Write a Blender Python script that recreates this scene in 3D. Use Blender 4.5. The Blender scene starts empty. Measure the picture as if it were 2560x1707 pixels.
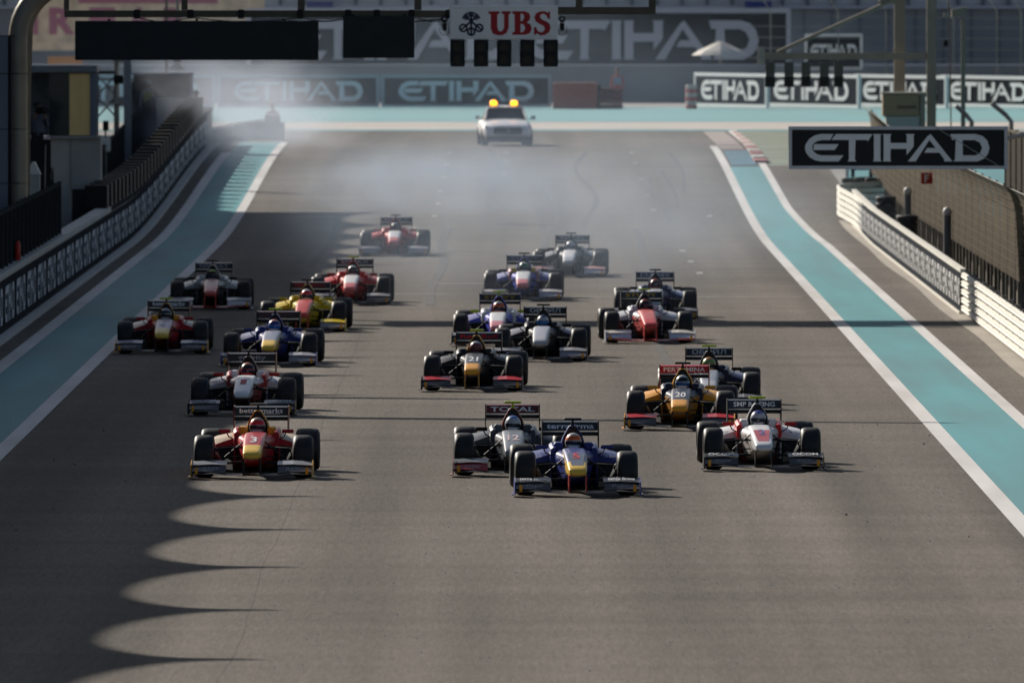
import bpy, bmesh, math, random
from mathutils import Vector, Matrix
from mathutils.geometry import tessellate_polygon

# ------------------------------------------------------------------ camera, sky, sun, exposure
scene = bpy.context.scene
C = scene.collection
R = math.radians
random.seed(7)

cam_d = bpy.data.cameras.new('camera')
cam = bpy.data.objects.new('camera', cam_d); C.objects.link(cam)
cam.location = (0, 0, 8.0)
cam.rotation_euler = (R(90 - 1.532), 0, 0)
cam_d.lens = 500; cam_d.sensor_width = 36; cam_d.sensor_fit = 'HORIZONTAL'
cam_d.clip_start = 1; cam_d.clip_end = 6000
cam_d.dof.use_dof = True; cam_d.dof.focus_distance = 222; cam_d.dof.aperture_fstop = 5.6
scene.camera = cam

SUN_EL = R(27); SUN_A = R(56)          # light runs towards +X (right) and -Y (the camera)
ldir = Vector((math.cos(SUN_EL) * math.cos(SUN_A), -math.cos(SUN_EL) * math.sin(SUN_A), -math.sin(SUN_EL)))
world = bpy.data.worlds.new('World'); scene.world = world; world.use_nodes = True
wn = world.node_tree; bgn = wn.nodes['Background']
sky = wn.nodes.new('ShaderNodeTexSky'); sky.sky_type = 'NISHITA'; sky.sun_disc = False
sky.sun_elevation = SUN_EL
sky.sun_rotation = math.atan2(-ldir.x, -ldir.y)
sky.dust_density = 1.6; sky.air_density = 1.0; sky.ozone_density = 1.0
wn.links.new(sky.outputs[0], bgn.inputs[0]); bgn.inputs[1].default_value = 0.052
sun_d = bpy.data.lights.new('sun', 'SUN'); sun_d.energy = 5.0; sun_d.angle = R(0.53); sun_d.color = (1.0, 0.93, 0.83)
sun = bpy.data.objects.new('sun', sun_d); C.objects.link(sun)
sun.rotation_euler = ldir.to_track_quat('-Z', 'Y').to_euler(); sun.location = (-60, 300, 80)

scene.render.engine = 'CYCLES'
scene.view_settings.view_transform = 'Standard'; scene.view_settings.look = 'None'
scene.view_settings.exposure = 0.27; scene.view_settings.gamma = 1
scene.cycles.use_denoising = True
scene.cycles.max_bounces = 6; scene.cycles.volume_bounces = 1
scene.cycles.volume_step_rate = 1.0; scene.cycles.volume_max_steps = 64
scene.cycles.sample_clamp_indirect = 4

# ------------------------------------------------------------------ materials
MATS = {}
def mat(name, col, rough=0.6, metal=0.0, var=0.10, scale=6.0, bump=0.0, coat=0.0, spec=0.25, emit=None, alpha=None, stretch=None):
    if name in MATS: return MATS[name]
    m = bpy.data.materials.new(name); m.use_nodes = True
    nt = m.node_tree; p = nt.nodes['Principled BSDF']
    p.inputs['Roughness'].default_value = rough; p.inputs['Metallic'].default_value = metal
    p.inputs['Specular IOR Level'].default_value = spec
    if coat: p.inputs['Coat Weight'].default_value = coat; p.inputs['Coat Roughness'].default_value = 0.08
    tc = nt.nodes.new('ShaderNodeTexCoord'); no = nt.nodes.new('ShaderNodeTexNoise')
    no.inputs['Scale'].default_value = scale; no.inputs['Detail'].default_value = 5
    src = tc.outputs['Object']
    if stretch:
        mp = nt.nodes.new('ShaderNodeMapping'); mp.inputs['Scale'].default_value = stretch
        nt.links.new(src, mp.inputs[0]); src = mp.outputs[0]
    nt.links.new(src, no.inputs['Vector'])
    rp = nt.nodes.new('ShaderNodeValToRGB')
    a = [max(0, c * (1 - var)) for c in col]; b = [min(1, c * (1 + var)) for c in col]
    rp.color_ramp.elements[0].color = (*a, 1); rp.color_ramp.elements[1].color = (*b, 1)
    rp.color_ramp.elements[0].position = 0.3; rp.color_ramp.elements[1].position = 0.7
    nt.links.new(no.outputs['Fac'], rp.inputs[0]); nt.links.new(rp.outputs[0], p.inputs['Base Color'])
    if bump:
        bp = nt.nodes.new('ShaderNodeBump'); bp.inputs['Strength'].default_value = bump; bp.inputs['Distance'].default_value = 0.02
        nt.links.new(no.outputs['Fac'], bp.inputs['Height']); nt.links.new(bp.outputs[0], p.inputs['Normal'])
    if emit:
        p.inputs['Emission Color'].default_value = (*emit[0], 1); p.inputs['Emission Strength'].default_value = emit[1]
    if alpha is not None: p.inputs['Alpha'].default_value = alpha
    MATS[name] = m; return m

def paint(col):
    key = 'paint_%.3f_%.3f_%.3f' % tuple(col)
    return mat(key, col, rough=0.38, var=0.05, scale=9, coat=0.12, spec=.3)
def flat(col):
    key = 'print_%.3f_%.3f_%.3f' % tuple(col)
    return mat(key, col, rough=0.7, var=0.04, scale=5, spec=.12)

def asphalt_material():
    m = bpy.data.materials.new('asphalt'); m.use_nodes = True
    nt = m.node_tree; N = nt.nodes; L = nt.links; p = N['Principled BSDF']
    tc = N.new('ShaderNodeTexCoord')
    def noise(scale, detail, st=(1, 1, 1)):
        mp = N.new('ShaderNodeMapping'); mp.inputs['Scale'].default_value = st
        n = N.new('ShaderNodeTexNoise'); n.inputs['Scale'].default_value = scale; n.inputs['Detail'].default_value = detail
        L.new(tc.outputs['Object'], mp.inputs[0]); L.new(mp.outputs[0], n.inputs['Vector']); return n.outputs['Fac']
    def math_(op, a, b=None, c=None):
        n = N.new('ShaderNodeMath'); n.operation = op
        for i, v in enumerate((a, b, c)):
            if v is None: continue
            if isinstance(v, (int, float)): n.inputs[i].default_value = v
            else: L.new(v, n.inputs[i])
        return n.outputs[0]
    lane = noise(0.55, 3, (1, 0.012, 1))        # rubbered lanes running along the track
    patch = noise(0.06, 4, (1, 0.4, 1))
    cross = noise(0.35, 3, (0.12, 1, 1))        # broad paving variation across
    grain = noise(60, 2)
    specks = noise(7, 3); coarse = noise(26, 3)
    v = math_('MULTIPLY_ADD', lane, 1.6, 0.20)
    v = math_('MULTIPLY', v, math_('MULTIPLY_ADD', patch, 0.8, 0.60))
    v = math_('MULTIPLY', v, math_('MULTIPLY_ADD', cross, 0.6, 0.70))
    v = math_('MULTIPLY', v, math_('MULTIPLY_ADD', grain, 0.9, 0.55))
    v = math_('MULTIPLY', v, math_('MULTIPLY_ADD', specks, 0.5, 0.75))
    v = math_('MULTIPLY', v, math_('MULTIPLY_ADD', coarse, 0.9, 0.55))
    streak = noise(16, 3, (1, 0.045, 1)); fine = noise(42, 2, (1, 0.03, 1))
    v = math_('MULTIPLY', v, math_('MULTIPLY_ADD', streak, 0.55, 0.72))
    v = math_('MULTIPLY', v, math_('MULTIPLY_ADD', fine, 0.6, 0.70))
    # sealed longitudinal paving joint
    sx = N.new('ShaderNodeSeparateXYZ'); L.new(tc.outputs['Object'], sx.inputs[0])
    wob = noise(0.05, 6, (0.2, 1, 1))
    for x0, wd, dk in ((-3.25, 0.012, 0.25), (2.1, 0.010, 0.12)):
        d = math_('ABSOLUTE', math_('ADD', sx.outputs[0], math_('MULTIPLY_ADD', wob, 0.34, -x0 - 0.17)))
        ln = math_('LESS_THAN', d, wd)
        v = math_('MULTIPLY', v, math_('SUBTRACT', 1.0, math_('MULTIPLY', ln, dk)))
    mx = N.new('ShaderNodeMix'); mx.data_type = 'RGBA'; mx.blend_type = 'MULTIPLY'; mx.inputs[0].default_value = 1
    mx.inputs[6].default_value = (0.134, 0.118, 0.102, 1)
    cmb = N.new('ShaderNodeCombineXYZ')
    for i in range(3): L.new(v, cmb.inputs[i])
    L.new(cmb.outputs[0], mx.inputs[7]); L.new(mx.outputs[2], p.inputs['Base Color'])
    p.inputs['Roughness'].default_value = 0.80; p.inputs['Specular IOR Level'].default_value = 0.06
    bp = N.new('ShaderNodeBump'); bp.inputs['Strength'].default_value = 0.5; bp.inputs['Distance'].default_value = 0.006
    L.new(grain, bp.inputs['Height']); L.new(bp.outputs[0], p.inputs['Normal'])
    MATS['asphalt'] = m; return m
asphalt_material()

def worn(name, col, under, scale, lo, hi, rough=0.7, stretch=(1, 0.08, 1)):
    """painted surface with worn, stained patches"""
    m = bpy.data.materials.new(name); m.use_nodes = True
    nt = m.node_tree; N = nt.nodes; L = nt.links; p = N['Principled BSDF']
    tc = N.new('ShaderNodeTexCoord'); mp = N.new('ShaderNodeMapping'); mp.inputs['Scale'].default_value = stretch
    n1 = N.new('ShaderNodeTexNoise'); n1.inputs['Scale'].default_value = scale; n1.inputs['Detail'].default_value = 8
    L.new(tc.outputs['Object'], mp.inputs[0]); L.new(mp.outputs[0], n1.inputs['Vector'])
    n2 = N.new('ShaderNodeTexNoise'); n2.inputs['Scale'].default_value = 40; n2.inputs['Detail'].default_value = 3
    L.new(tc.outputs['Object'], n2.inputs['Vector'])
    ad = N.new('ShaderNodeMath'); ad.operation = 'MULTIPLY_ADD'; ad.inputs[1].default_value = 0.35
    L.new(n2.outputs['Fac'], ad.inputs[0]); L.new(n1.outputs['Fac'], ad.inputs[2])
    rp = N.new('ShaderNodeValToRGB'); e = rp.color_ramp.elements
    e[0].position = lo; e[0].color = (*col, 1); e[1].position = hi; e[1].color = (*under, 1)
    L.new(ad.outputs[0], rp.inputs[0]); L.new(rp.outputs[0], p.inputs['Base Color'])
    p.inputs['Roughness'].default_value = rough; p.inputs['Specular IOR Level'].default_value = 0.3
    MATS[name] = m; return m

TEAL = worn('teal_paint', (0.060, 0.285, 0.320), (0.060, 0.175, 0.195), 0.9, 0.52, 1.05, stretch=(1, .05, 1))
LINE = worn('line_paint', (0.66, 0.645, 0.63), (0.46, 0.44, 0.42), 1.2, 0.5, 0.95)
SAND = worn('pale_concrete', (0.42, 0.37, 0.31), (0.30, 0.27, 0.23), 0.7, 0.35, 0.85, stretch=(1, .3, 1))
GREY = mat('grey_paving', (0.26, 0.255, 0.25), 0.8, var=.2, scale=.4)
KERB = mat('kerb_concrete', (0.58, 0.56, 0.53), 0.8, var=.15, scale=1.5)
GREENISH = mat('dusty_turf', (0.17, 0.20, 0.15), 0.9, var=.25, scale=.5)
RUBBER = mat('tyre_rubber', (0.015, 0.015, 0.016), 0.55, var=.25, scale=14, bump=.15, spec=.35)
CARBON = mat('carbon_fibre', (0.012, 0.012, 0.014), 0.45, var=.3, scale=60, spec=.18)
BLACK = mat('matte_black', (0.010, 0.010, 0.011), 0.6, var=.2, scale=8)
STEEL = mat('galvanised_steel', (0.33, 0.32, 0.30), 0.45, metal=.6, var=.15, scale=4)
BEIGE = mat('beige_metal', (0.26, 0.235, 0.19), 0.45, metal=.2, var=.08, scale=2)
BLUEGREY = mat('bluegrey_cladding', (0.17, 0.19, 0.24), 0.5, var=.06, scale=2)
DKFRAME = mat('dark_bronze_frame', (0.085, 0.075, 0.055), 0.5, var=.12, scale=3)
CONC = mat('concrete', (0.40, 0.385, 0.36), 0.9, var=.14, scale=1.2, bump=.1, spec=.08)
WHITEW = mat('white_paint', (0.72, 0.70, 0.65), 0.5, var=.07, scale=3)
SLATE = mat('slate_banner', (0.024, 0.028, 0.036), 0.95, var=.08, scale=1, spec=.02)
SILVERW = mat('silver_lettering', (0.68, 0.69, 0.72), 0.9, var=.04, scale=1, spec=.03)
BLACKP = mat('screen_black', (0.022, 0.026, 0.030), 0.5, var=.1, scale=3, spec=.15)

# ------------------------------------------------------------------ mesh building
def zg(y):
    """height of the ground: level along the grid, then a gentle rise beyond it"""
    t = min(1, max(0, (y - 400) / 120)); return 1.34 * t * t * (3 - 2 * t)

class MB:
    def __init__(s): s.v = []; s.f = []; s.m = []
    def add(s, vs, fs, mi=0):
        o = len(s.v); s.v += [tuple(p) for p in vs]
        for f in fs: s.f.append([i + o for i in f]); s.m.append(mi)
        return s
    def box(s, x0, x1, y0, y1, z0, z1, mi=0):
        return s.add([(x0, y0, z0), (x1, y0, z0), (x1, y1, z0), (x0, y1, z0), (x0, y0, z1), (x1, y0, z1), (x1, y1, z1), (x0, y1, z1)],
                     [(0, 3, 2, 1), (4, 5, 6, 7), (0, 1, 5, 4), (1, 2, 6, 5), (2, 3, 7, 6), (3, 0, 4, 7)], mi)
    def cbox(s, x0, x1, y0, y1, z0, z1, c=0.02, mi=0):
        """box with chamfered edges on the y axis silhouette"""
        pts = [(x0 + c, z0), (x1 - c, z0), (x1, z0 + c), (x1, z1 - c), (x1 - c, z1), (x0 + c, z1), (x0, z1 - c), (x0, z0 + c)]
        cx, cz = (x0 + x1) / 2, (z0 + z1) / 2
        def ring(y, k): return [(cx + (a - cx) * k[0], y, cz + (b - cz) * k[1]) for a, b in pts]
        kx = 1 - 2 * c / max(x1 - x0, 1e-6); kz = 1 - 2 * c / max(z1 - z0, 1e-6)
        cy = min(c, (y1 - y0) * .3)
        return s.loft([ring(y0, (kx, kz)), ring(y0 + cy, (1, 1)), ring(y1 - cy, (1, 1)), ring(y1, (kx, kz))], mi)
    def loft(s, rings, mi=0, caps=True, mfun=None, close=True):
        o = len(s.v); n = len(rings[0])
        for r in rings: s.v += [tuple(p) for p in r]
        for i in range(len(rings) - 1):
            for j in range(n if close else n - 1):
                k = (j + 1) % n
                s.f.append([o + i * n + j, o + i * n + k, o + (i + 1) * n + k, o + (i + 1) * n + j])
                s.m.append(mfun(i, j) if mfun else mi)
        if caps:
            s.f.append([o + j for j in range(n)][::-1]); s.m.append(mfun(0, -1) if mfun else mi)
            s.f.append([o + (len(rings) - 1) * n + j for j in range(n)]); s.m.append(mfun(len(rings) - 2, -1) if mfun else mi)
        return s
    def tube(s, pts, r, n=8, mi=0, caps=True):
        rings = []; up = Vector((0, 0, 1))
        pts = [Vector(p) for p in pts]
        rr = r if isinstance(r, (list, tuple)) else [r] * len(pts)
        for i, p in enumerate(pts):
            t = (pts[min(i + 1, len(pts) - 1)] - pts[max(i - 1, 0)]).normalized()
            a = t.cross(up)
            if a.length < 1e-3: a = t.cross(Vector((0, 1, 0)))
            a.normalize(); b = a.cross(t)
            rings.append([p + (a * math.cos(2 * math.pi * j / n) + b * math.sin(2 * math.pi * j / n)) * rr[i] for j in range(n)])
        return s.loft(rings, mi, caps)
    def lathe_x(s, prof, n=32, mi=0, c=(0, 0, 0), close=True):
        """revolve (x, r) profile round the x axis"""
        o = len(s.v); k = len(prof)
        for j in range(n):
            t = 2 * math.pi * j / n
            for x, r in prof: s.v.append((c[0] + x, c[1] + r * math.cos(t), c[2] + r * math.sin(t)))
        for j in range(n):
            q = (j + 1) % n
            for i in range(k if close else k - 1):
                h = (i + 1) % k
                s.f.append([o + j * k + i, o + j * k + h, o + q * k + h, o + q * k + i]); s.m.append(mi)
        return s
    def sphere(s, c, r, nu=16, nv=10, mi=0, sc=(1, 1, 1), mfun=None, v0=0.0, v1=1.0):
        rings = []
        for i in range(nv + 1):
            ph = math.pi * (v0 + (v1 - v0) * i / nv)
            rings.append([(c[0] + r * sc[0] * max(math.sin(ph), 1e-3) * math.cos(2 * math.pi * j / nu), c[1] + r * sc[1] * max(math.sin(ph), 1e-3) * math.sin(2 * math.pi * j / nu), c[2] + r * sc[2] * math.cos(ph)) for j in range(nu)])
        return s.loft(rings[::-1], mi, True, mfun)
    def poly(s, loops, fn, mi=0):
        """filled 2-D polygon (first loop outer, rest holes) placed by fn(u, v)"""
        ls = [[Vector((a, b, 0)) for a, b in l] for l in loops]
        tris = tessellate_polygon(ls)
        flatl = [p for l in ls for p in l]
        o = len(s.v); s.v += [tuple(fn(p.x, p.y)) for p in flatl]
        for t in tris:
            a, b, c = [flatl[i] for i in t]
            cr = (b.x - a.x) * (c.y - a.y) - (b.y - a.y) * (c.x - a.x)
            s.f.append([o + i for i in (t if cr > 0 else t[::-1])]); s.m.append(mi)
        return s
    def mesh(s, name, smooth=False):
        me = bpy.data.meshes.new(name); me.from_pydata(s.v, [], s.f)
        me.polygons.foreach_set('material_index', s.m)
        bm = bmesh.new(); bm.from_mesh(me); bmesh.ops.recalc_face_normals(bm, faces=bm.faces); bm.to_mesh(me); bm.free()
        if smooth:
            me.polygons.foreach_set('use_smooth', [True] * len(me.polygons))
            me.set_sharp_from_angle(angle=R(smooth if smooth > 1 else 40))
        me.update(); return me

def obj(name, me, mats=None, parent=None, loc=None, rot=None):
    if isinstance(me, MB): me = me.mesh(name)
    o = bpy.data.objects.new(name, me); C.objects.link(o)
    if mats is not None:
        if not isinstance(mats, (list, tuple)): mats = [mats]
        if len(me.materials) == 0:
            for m in mats: me.materials.append(m)
        else:
            for i, m in enumerate(mats):
                if me.materials[i] is not m:
                    o.material_slots[i].link = 'OBJECT'; o.material_slots[i].material = m
    if parent: o.parent = parent
    if loc is not None: o.location = loc
    if rot is not None: o.rotation_euler = rot
    return o
def tag(o, label, cat, group=None):
    o['label'] = label; o['category'] = cat
    if group: o['group'] = group
    return o
def thing(name, label, cat, loc=(0, 0, 0), rz=0, group=None):
    o = bpy.data.objects.new(name, None); C.objects.link(o); o.location = loc; o.rotation_euler = (0, 0, rz)
    o.empty_display_size = .2
    return tag(o, label, cat, group)
def kind(o, k='structure'): o['kind'] = k; return o

TXT = {}
def text_mesh(s, bold=0.0):
    """outline of a line of text as triangles, height of capitals 1, centred on x"""
    key = (s, bold)
    if key in TXT: return TXT[key]
    cu = bpy.data.curves.new('t', 'FONT'); cu.body = s; cu.align_x = 'CENTER'; cu.offset = bold; cu.resolution_u = 3
    ob = bpy.data.objects.new('t', cu); C.objects.link(ob)
    dg = bpy.context.evaluated_depsgraph_get(); dg.update()
    me = bpy.data.meshes.new_from_object(ob.evaluated_get(dg))
    vs = [v.co.copy() for v in me.vertices]; fs = [list(p.vertices) for p in me.polygons]
    bpy.data.objects.remove(ob); bpy.data.curves.remove(cu); bpy.data.meshes.remove(me)
    if vs:
        xs = [v.x for v in vs]; cx = (min(xs) + max(xs)) / 2; w = max(xs) - min(xs)
        vs = [((v.x - cx) / max(w, 1e-6), v.y / 0.7) for v in vs]     # x in -.5 .. .5, caps 0 .. 1
    TXT[key] = (vs, fs); return TXT[key]
def add_text(mb, s, fn, w, h, mi=0, bold=0.0):
    vs, fs = text_mesh(s, bold)
    return mb.add([fn(x * w, (y - .5) * h) for x, y in vs], fs, mi)

# lettering of the airline boards, drawn as outlines (word 1175 x 163)
LET = [
 [[(182,163),(100,163),(62,155),(28,134),(6,104),(0,82),(6,55),(28,27),(62,8),(100,0),(215,0),(245,36),(108,36),(78,43),(56,58),(48,72),(48,96),(56,108),(78,121),(108,127),(160,127)]],
 [[(54,68),(190,68),(215,103),(58,103)]],
 [[(168,128),(198,163),(430,163),(402,120),(392,128),(322,128),(318,10),(328,0),(270,0),(280,10),(280,128)]],
 [[(433,0),(487,0),(481,10),(481,153),(487,163),(433,163),(439,153),(439,10)]],
 [[(496,0),(550,0),(544,10),(545,75),(647,75),(647,38),(692,88),(692,153),(698,163),(641,163),(648,153),(648,110),(545,110),(544,153),(550,163),(496,163),(501,153),(501,10)]],
 [[(655,0),(780,150),(800,163),(940,0),(885,0),(888,12),(856,52),(760,52),(778,80),(832,80),(792,128),(712,12),(706,0)]],
 [[(925,163),(1085,163),(1130,152),(1160,125),(1175,82),(1165,45),(1140,18),(1100,0),(945,0),(955,12),(960,128),(935,128)],
  [(1005,36),(1085,36),(1115,50),(1128,82),(1112,113),(1080,127),(1003,127)]]]
def airline_word(mb, fn, w, h, mi=0):
    for l in LET: mb.poly(l, lambda a, b: fn((a / 1175 - .5) * w, (b / 163 - .5) * h), mi)
    return mb

# ------------------------------------------------------------------ ground
def strip(name, xa, xb, y0, y1, dz, m, n=None, parent=None):
    """sheet between two edge functions, following the ground"""
    n = n or max(2, int((y1 - y0) / 5)); mb = MB(); r = []
    for i in range(n + 1):
        y = y0 + (y1 - y0) * i / n
        a = xa(y) if callable(xa) else xa; b = xb(y) if callable(xb) else xb
        r.append([(a, y, zg(y) + dz), (b, y, zg(y) + dz)])
    mb.loft(r, caps=False, close=False)
    return obj(name, mb, m, parent)
ys = [-300, 0, 100, 200, 300, 395] + list(range(400, 525, 5)) + [560, 640, 800, 1200, 3000]
mb = MB(); mb.loft([[(x, y, zg(y)) for x in (-1500, -40, 40, 1500)] for y in ys], caps=False, close=False)
kind(obj('ground', mb, GREY))
kind(strip('track', -10.65, 9.95, 40, 557, .006, MATS['asphalt']))
strip_l = kind(strip('runoff_strip_left', -9.93, -8.45, 60, 521, .012, TEAL))
kind(strip('runoff_strip_right', 7.36, lambda y: 8.76 - .33 * max(0, min(1, (y - 400) / 40)), 60, 482, .012, TEAL))
kind(strip('edge_line_left', -8.47, -8.18, 60, 521, .018, LINE))
kind(strip('wall_line_left', -10.22, -9.91, 60, 500, .018, LINE))
kind(strip('edge_line_right', 7.1, 7.38, 60, 512, .018, LINE))
lr = lambda y: 8.74 - .33 * max(0, min(1, (y - 400) / 40))
kind(strip('outer_line_right', lr, lambda y: lr(y) + .25, 60, 556, .018, LINE))
kind(strip('concrete_apron', lambda y: 9.86 + .16 * math.sin(y * .13) * .3, 10.3, 240, 428, .014, SAND))
# run-off area past the end of the straight
kind(strip('runoff_line', -60, 60, 556, 561, .012, TEAL, 2))
kind(strip('runoff_grey', -60, 60, 561, 587, .006, mat('runoff_concrete', (0.46, 0.42, 0.38), .8, var=.12, scale=.3), 4))
kind(strip('runoff_teal', -60, 60, 587, 646, .012, worn('pale_teal_paint', (0.13, 0.36, 0.385), (0.16, 0.30, 0.31), .12, .45, 1.0, stretch=(1, 1, 1)), 6))
kind(strip('turf_island', 8.75, 30, 483, 556, .010, GREENISH, 14))
kind(strip('exit_lane', 8.6, 10.7, 428, 483, .010, MATS['asphalt'], 12))
kind(strip('exit_teal', lambda y: 10.25 + .02 * (y - 430), 45, 432, 482, .014, TEAL, 10))
# coloured exit kerb between the two right-hand lines
kb = MB(); RED = (0.42, 0.09, 0.08)
for i in range(14):
    y = 486 + i * 5
    kb.box(8.3 + .02 * i, 8.75, y, y + 5, zg(y) - .1, zg(y + 5) + .05, i % 2)
kind(obj('exit_kerb', kb, [flat((.40, .17, .15)), flat((.55, .53, .50))]))
kind(strip('kerb_teal_block', 7.45, 8.36, 483, 503, .03, mat('deep_teal', (0.035, .13, .19), .7, var=.3, scale=.6, stretch=(.3, 1, 1)), 6))
kb = MB()
for i in range(12):
    y = 504 + i * 4
    kb.box(7.45, 8.25, y, y + 4, zg(y) - .1, zg(y) + .035, i % 2)
kind(obj('kerb_stripes', kb, [flat((.30, .24, .22)), flat((.42, .37, .35))]))

# grid marks, faint start line, rubber marks
mk = MB()
for i, (x, y) in enumerate([(-2.2, 500), (-2.2, 484), (-2.25, 470), (-2.3, 456), (-2.3, 444), (-2.35, 432), (-2.9, 420), (-.2, 500), (-.2, 488), (-.25, 474),
                            (4.2, 500), (4.2, 486), (4.25, 468), (4.3, 452), (4.35, 438), (4.7, 392), (4.75, 378), (4.8, 364), (6.0, 432), (-3.2, 407)]):
    mk.add([(x - .08, y - .8, zg(y) + .02), (x + .08, y - .8, zg(y) + .02), (x + .08, y + .8, zg(y) + .02), (x - .08, y + .8, zg(y) + .02)], [(0, 1, 2, 3)])
for x0, x1, y, w in ((1.3, 6.9, 338, .18), (-3.9, -1.5, 341, .18), (-1.9, -.3, 352, .3), (-6.5, -3.6, 431, .25)):
    mk.add([(x0, y, .02 + zg(y)), (x1, y, .02 + zg(y)), (x1, y + w, .02 + zg(y)), (x0, y + w, .02 + zg(y))], [(0, 1, 2, 3)])
kind(obj('grid_markings', mk, worn('faded_paint', (.60, .58, .55), (.3, .28, .27), 2, .5, .9)))
sk = MB()
def skid(pts, w):
    r = []
    for i, (x, y) in enumerate(pts): r.append([(x - w / 2, y, zg(y) + .013), (x + w / 2, y, zg(y) + .013)])
    sk.loft(r, caps=False, close=False)
for x0, y0, y1, amp, w in ((5.6, 455, 500, .35, .12), (5.1, 440, 478, -.3, .12), (4.6, 425, 470, .5, .14), (2.4, 420, 500, .9, .16), (1.2, 410, 470, -.7, .14), (-.6, 440, 508, .6, .16),
                           (3.6, 330, 420, -.25, .22), (-1.9, 330, 420, .3, .24), (0.9, 360, 440, .2, .2), (3.1, 280, 330, .2, .2), (-5.2, 370, 430, .25, .2)):
    skid([(x0 + .3 * amp * math.sin((y0 + (y1 - y0) * k / 20) * .11 + x0), y0 + (y1 - y0) * k / 20) for k in range(21)], w)
for x0, x1, y, dy in ((-.6, 1.6, 424, -3), (-1.2, 2.2, 466, 1), (-3.6, -.5, 477, 0), (-1.2, .3, 482, 2), (-2.4, 1.0, 391, -3), (-.4, 2.6, 384, 1)):
    r = [[(x0 + (x1 - x0) * k / 8, y + dy * k / 8, zg(y) + .015), (x0 + (x1 - x0) * k / 8, y + dy * k / 8 + .8 + .8 * math.sin(k * .8), zg(y + 1) + .015)] for k in range(9)]
    sk.loft(r, caps=False, close=False)
kind(obj('rubber_marks', sk, mat('laid_rubber', (.058, .053, .050), .85, var=.35, scale=1.3)))
sp = MB(); bl = MB()
for i in range(420):
    y = 160 + 150 * random.random() ** 1.4; x = random.uniform(-3, 6.9); s = random.uniform(.004, .012)
    sp.add([(x - s, y, .008), (x + s, y, .008), (x, y + s, .008 + 2 * s)], [(0, 1, 2)])  # pale specks stand in for sun glints on the asphalt
for i in range(46):
    y = random.uniform(185, 262); x = random.choice((-9.2, -8.8, -7.6, -6.9, -6.4, 5.5, 6.7)) + random.gauss(0, .5); s = random.uniform(.006, .02)
    bl.add([(x - s, y, .02), (x + s, y, .02), (x + s * .3, y + 3 * s, .02 + 1.5 * s), (x - s, y + 2 * s, .02 + s)], [(0, 1, 2), (0, 2, 3)])
tag(kind(obj('specks', sp, flat((.75, .72, .68))), 'stuff'), 'tiny bright grit standing in for sun glints on the asphalt', 'specks')
tag(kind(obj('rubber_crumbs', bl, BLACK), 'stuff'), 'small black rubber crumbs lying beside the racing line', 'rubber crumbs')

# ------------------------------------------------------------------ pit building on the left (its scalloped roof shades the left of the track)
pit = thing('pit_building', 'long pit building with scalloped canopy roof shading the left of the track', 'building', (0, 0, 0))
obj('wall', MB().box(-60, -30, 60, 448, 0, 21.5).box(-60, -30, 448.01, 560, 0, 14), CONC, pit)  # unseen wall, raised high to block sky light from the shaded side
edge = []
t0, pitch = 182.5 - 12.4 * 12, 12.4
for k in range(34):
    y = t0 + k * pitch
    if y > 449: break
    for i in range(31):
        u = .5 - .5 * math.cos(math.pi * i / 30); q = abs(u - .42) / (.42 if u < .42 else .58)
        edge.append((-18.2 + 1.25 * (1 - math.sqrt(max(0, 1 - q * q))) + .35 * q ** 3 + .45 * q ** 40, y + u * pitch * .9999))
rf = MB(); rf.loft([[(x, y, 12.0), (x, y, 12.18), (-60, y, 12.6), (-60, y, 12.3)] for x, y in edge])
obj('canopy', rf, mat('canopy_fabric', (.6, .6, .58), .7, var=.05, scale=.5), pit)
for a_, b_ in (((-18, 280.6), (-13.3, 279.0)), ((-18, 269.0), (-5.6, 265.6))):  # unseen booms added to cast thin shadow lines across the road
    obj('shadow_boom', MB().loft([[(x, y - w, 12.0), (x, y + w, 12.0), (x, y + w, 12.0 + w), (x, y - w, 12.0 + w)] for (x, y), w in ((a_, .34), (b_, .12))]), STEEL, pit)
obj('lower_roof', MB().box(-60, -21.8, 449.5, 560, 11.8, 12), CONC, pit)
for i, y in enumerate((150, 200, 250, 300, 350, 400, 440)):
    obj('canopy_column', MB().tube([(-22, y, zg(y)), (-22, y, 12.05)], .3, 12), BEIGE, pit)

# ------------------------------------------------------------------ pit wall with airline boards (left)
WX = -10.85
FPOSTW = mat('dark_coping', (.06, .06, .062), 1, var=.2, scale=1, spec=0)
wl = thing('pit_wall', 'low concrete pit wall with pale coping along the left of the track', 'wall', (WX, 300, 0))
def wallbox(name, x0, x1, y0, y1, z0, z1, m, parent, step=10):
    mb = MB(); n = max(1, int((y1 - y0) / step)); r = []
    for i in range(n + 1):
        y = y0 + (y1 - y0) * i / n; g = zg(y)
        r.append([(x0, y, g + z0), (x1, y, g + z0), (x1, y, g + z1), (x0, y, g + z1)])
    mb.loft(r); o = obj(name, mb, m, parent)
    if parent is not None: o.matrix_parent_inverse = Matrix.Translation(-Vector(parent.location))
    return o
wallbox('wall_body', -11.15, WX, 250, 515, 0, 1.24, CONC, wl)
wallbox('coping', -11.16, WX + .03, 384, 515, 1.243, 1.37, FPOSTW, wl)
wallbox('coping', -11.16, WX + .03, 250, 383.9, 1.243, 1.37, mat('coping_concrete', (.5, .49, .47), .7, var=.1, scale=1), wl)
wallbox('foot_kerb', WX + .002, -10.62, 250, 515, 0, .09, KERB, wl)
ORD = 'first second third fourth fifth sixth seventh eighth ninth tenth eleventh twelfth thirteenth fourteenth fifteenth'.split()
board_me = MB().box(0, .02, .03, 6.93, .10, 1.20).mesh('airline_board')
word_me = airline_word(MB(), lambda u, v: (.026, 3.48 + u, .66 + v), 5.6, .78).mesh('lettering')
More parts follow.
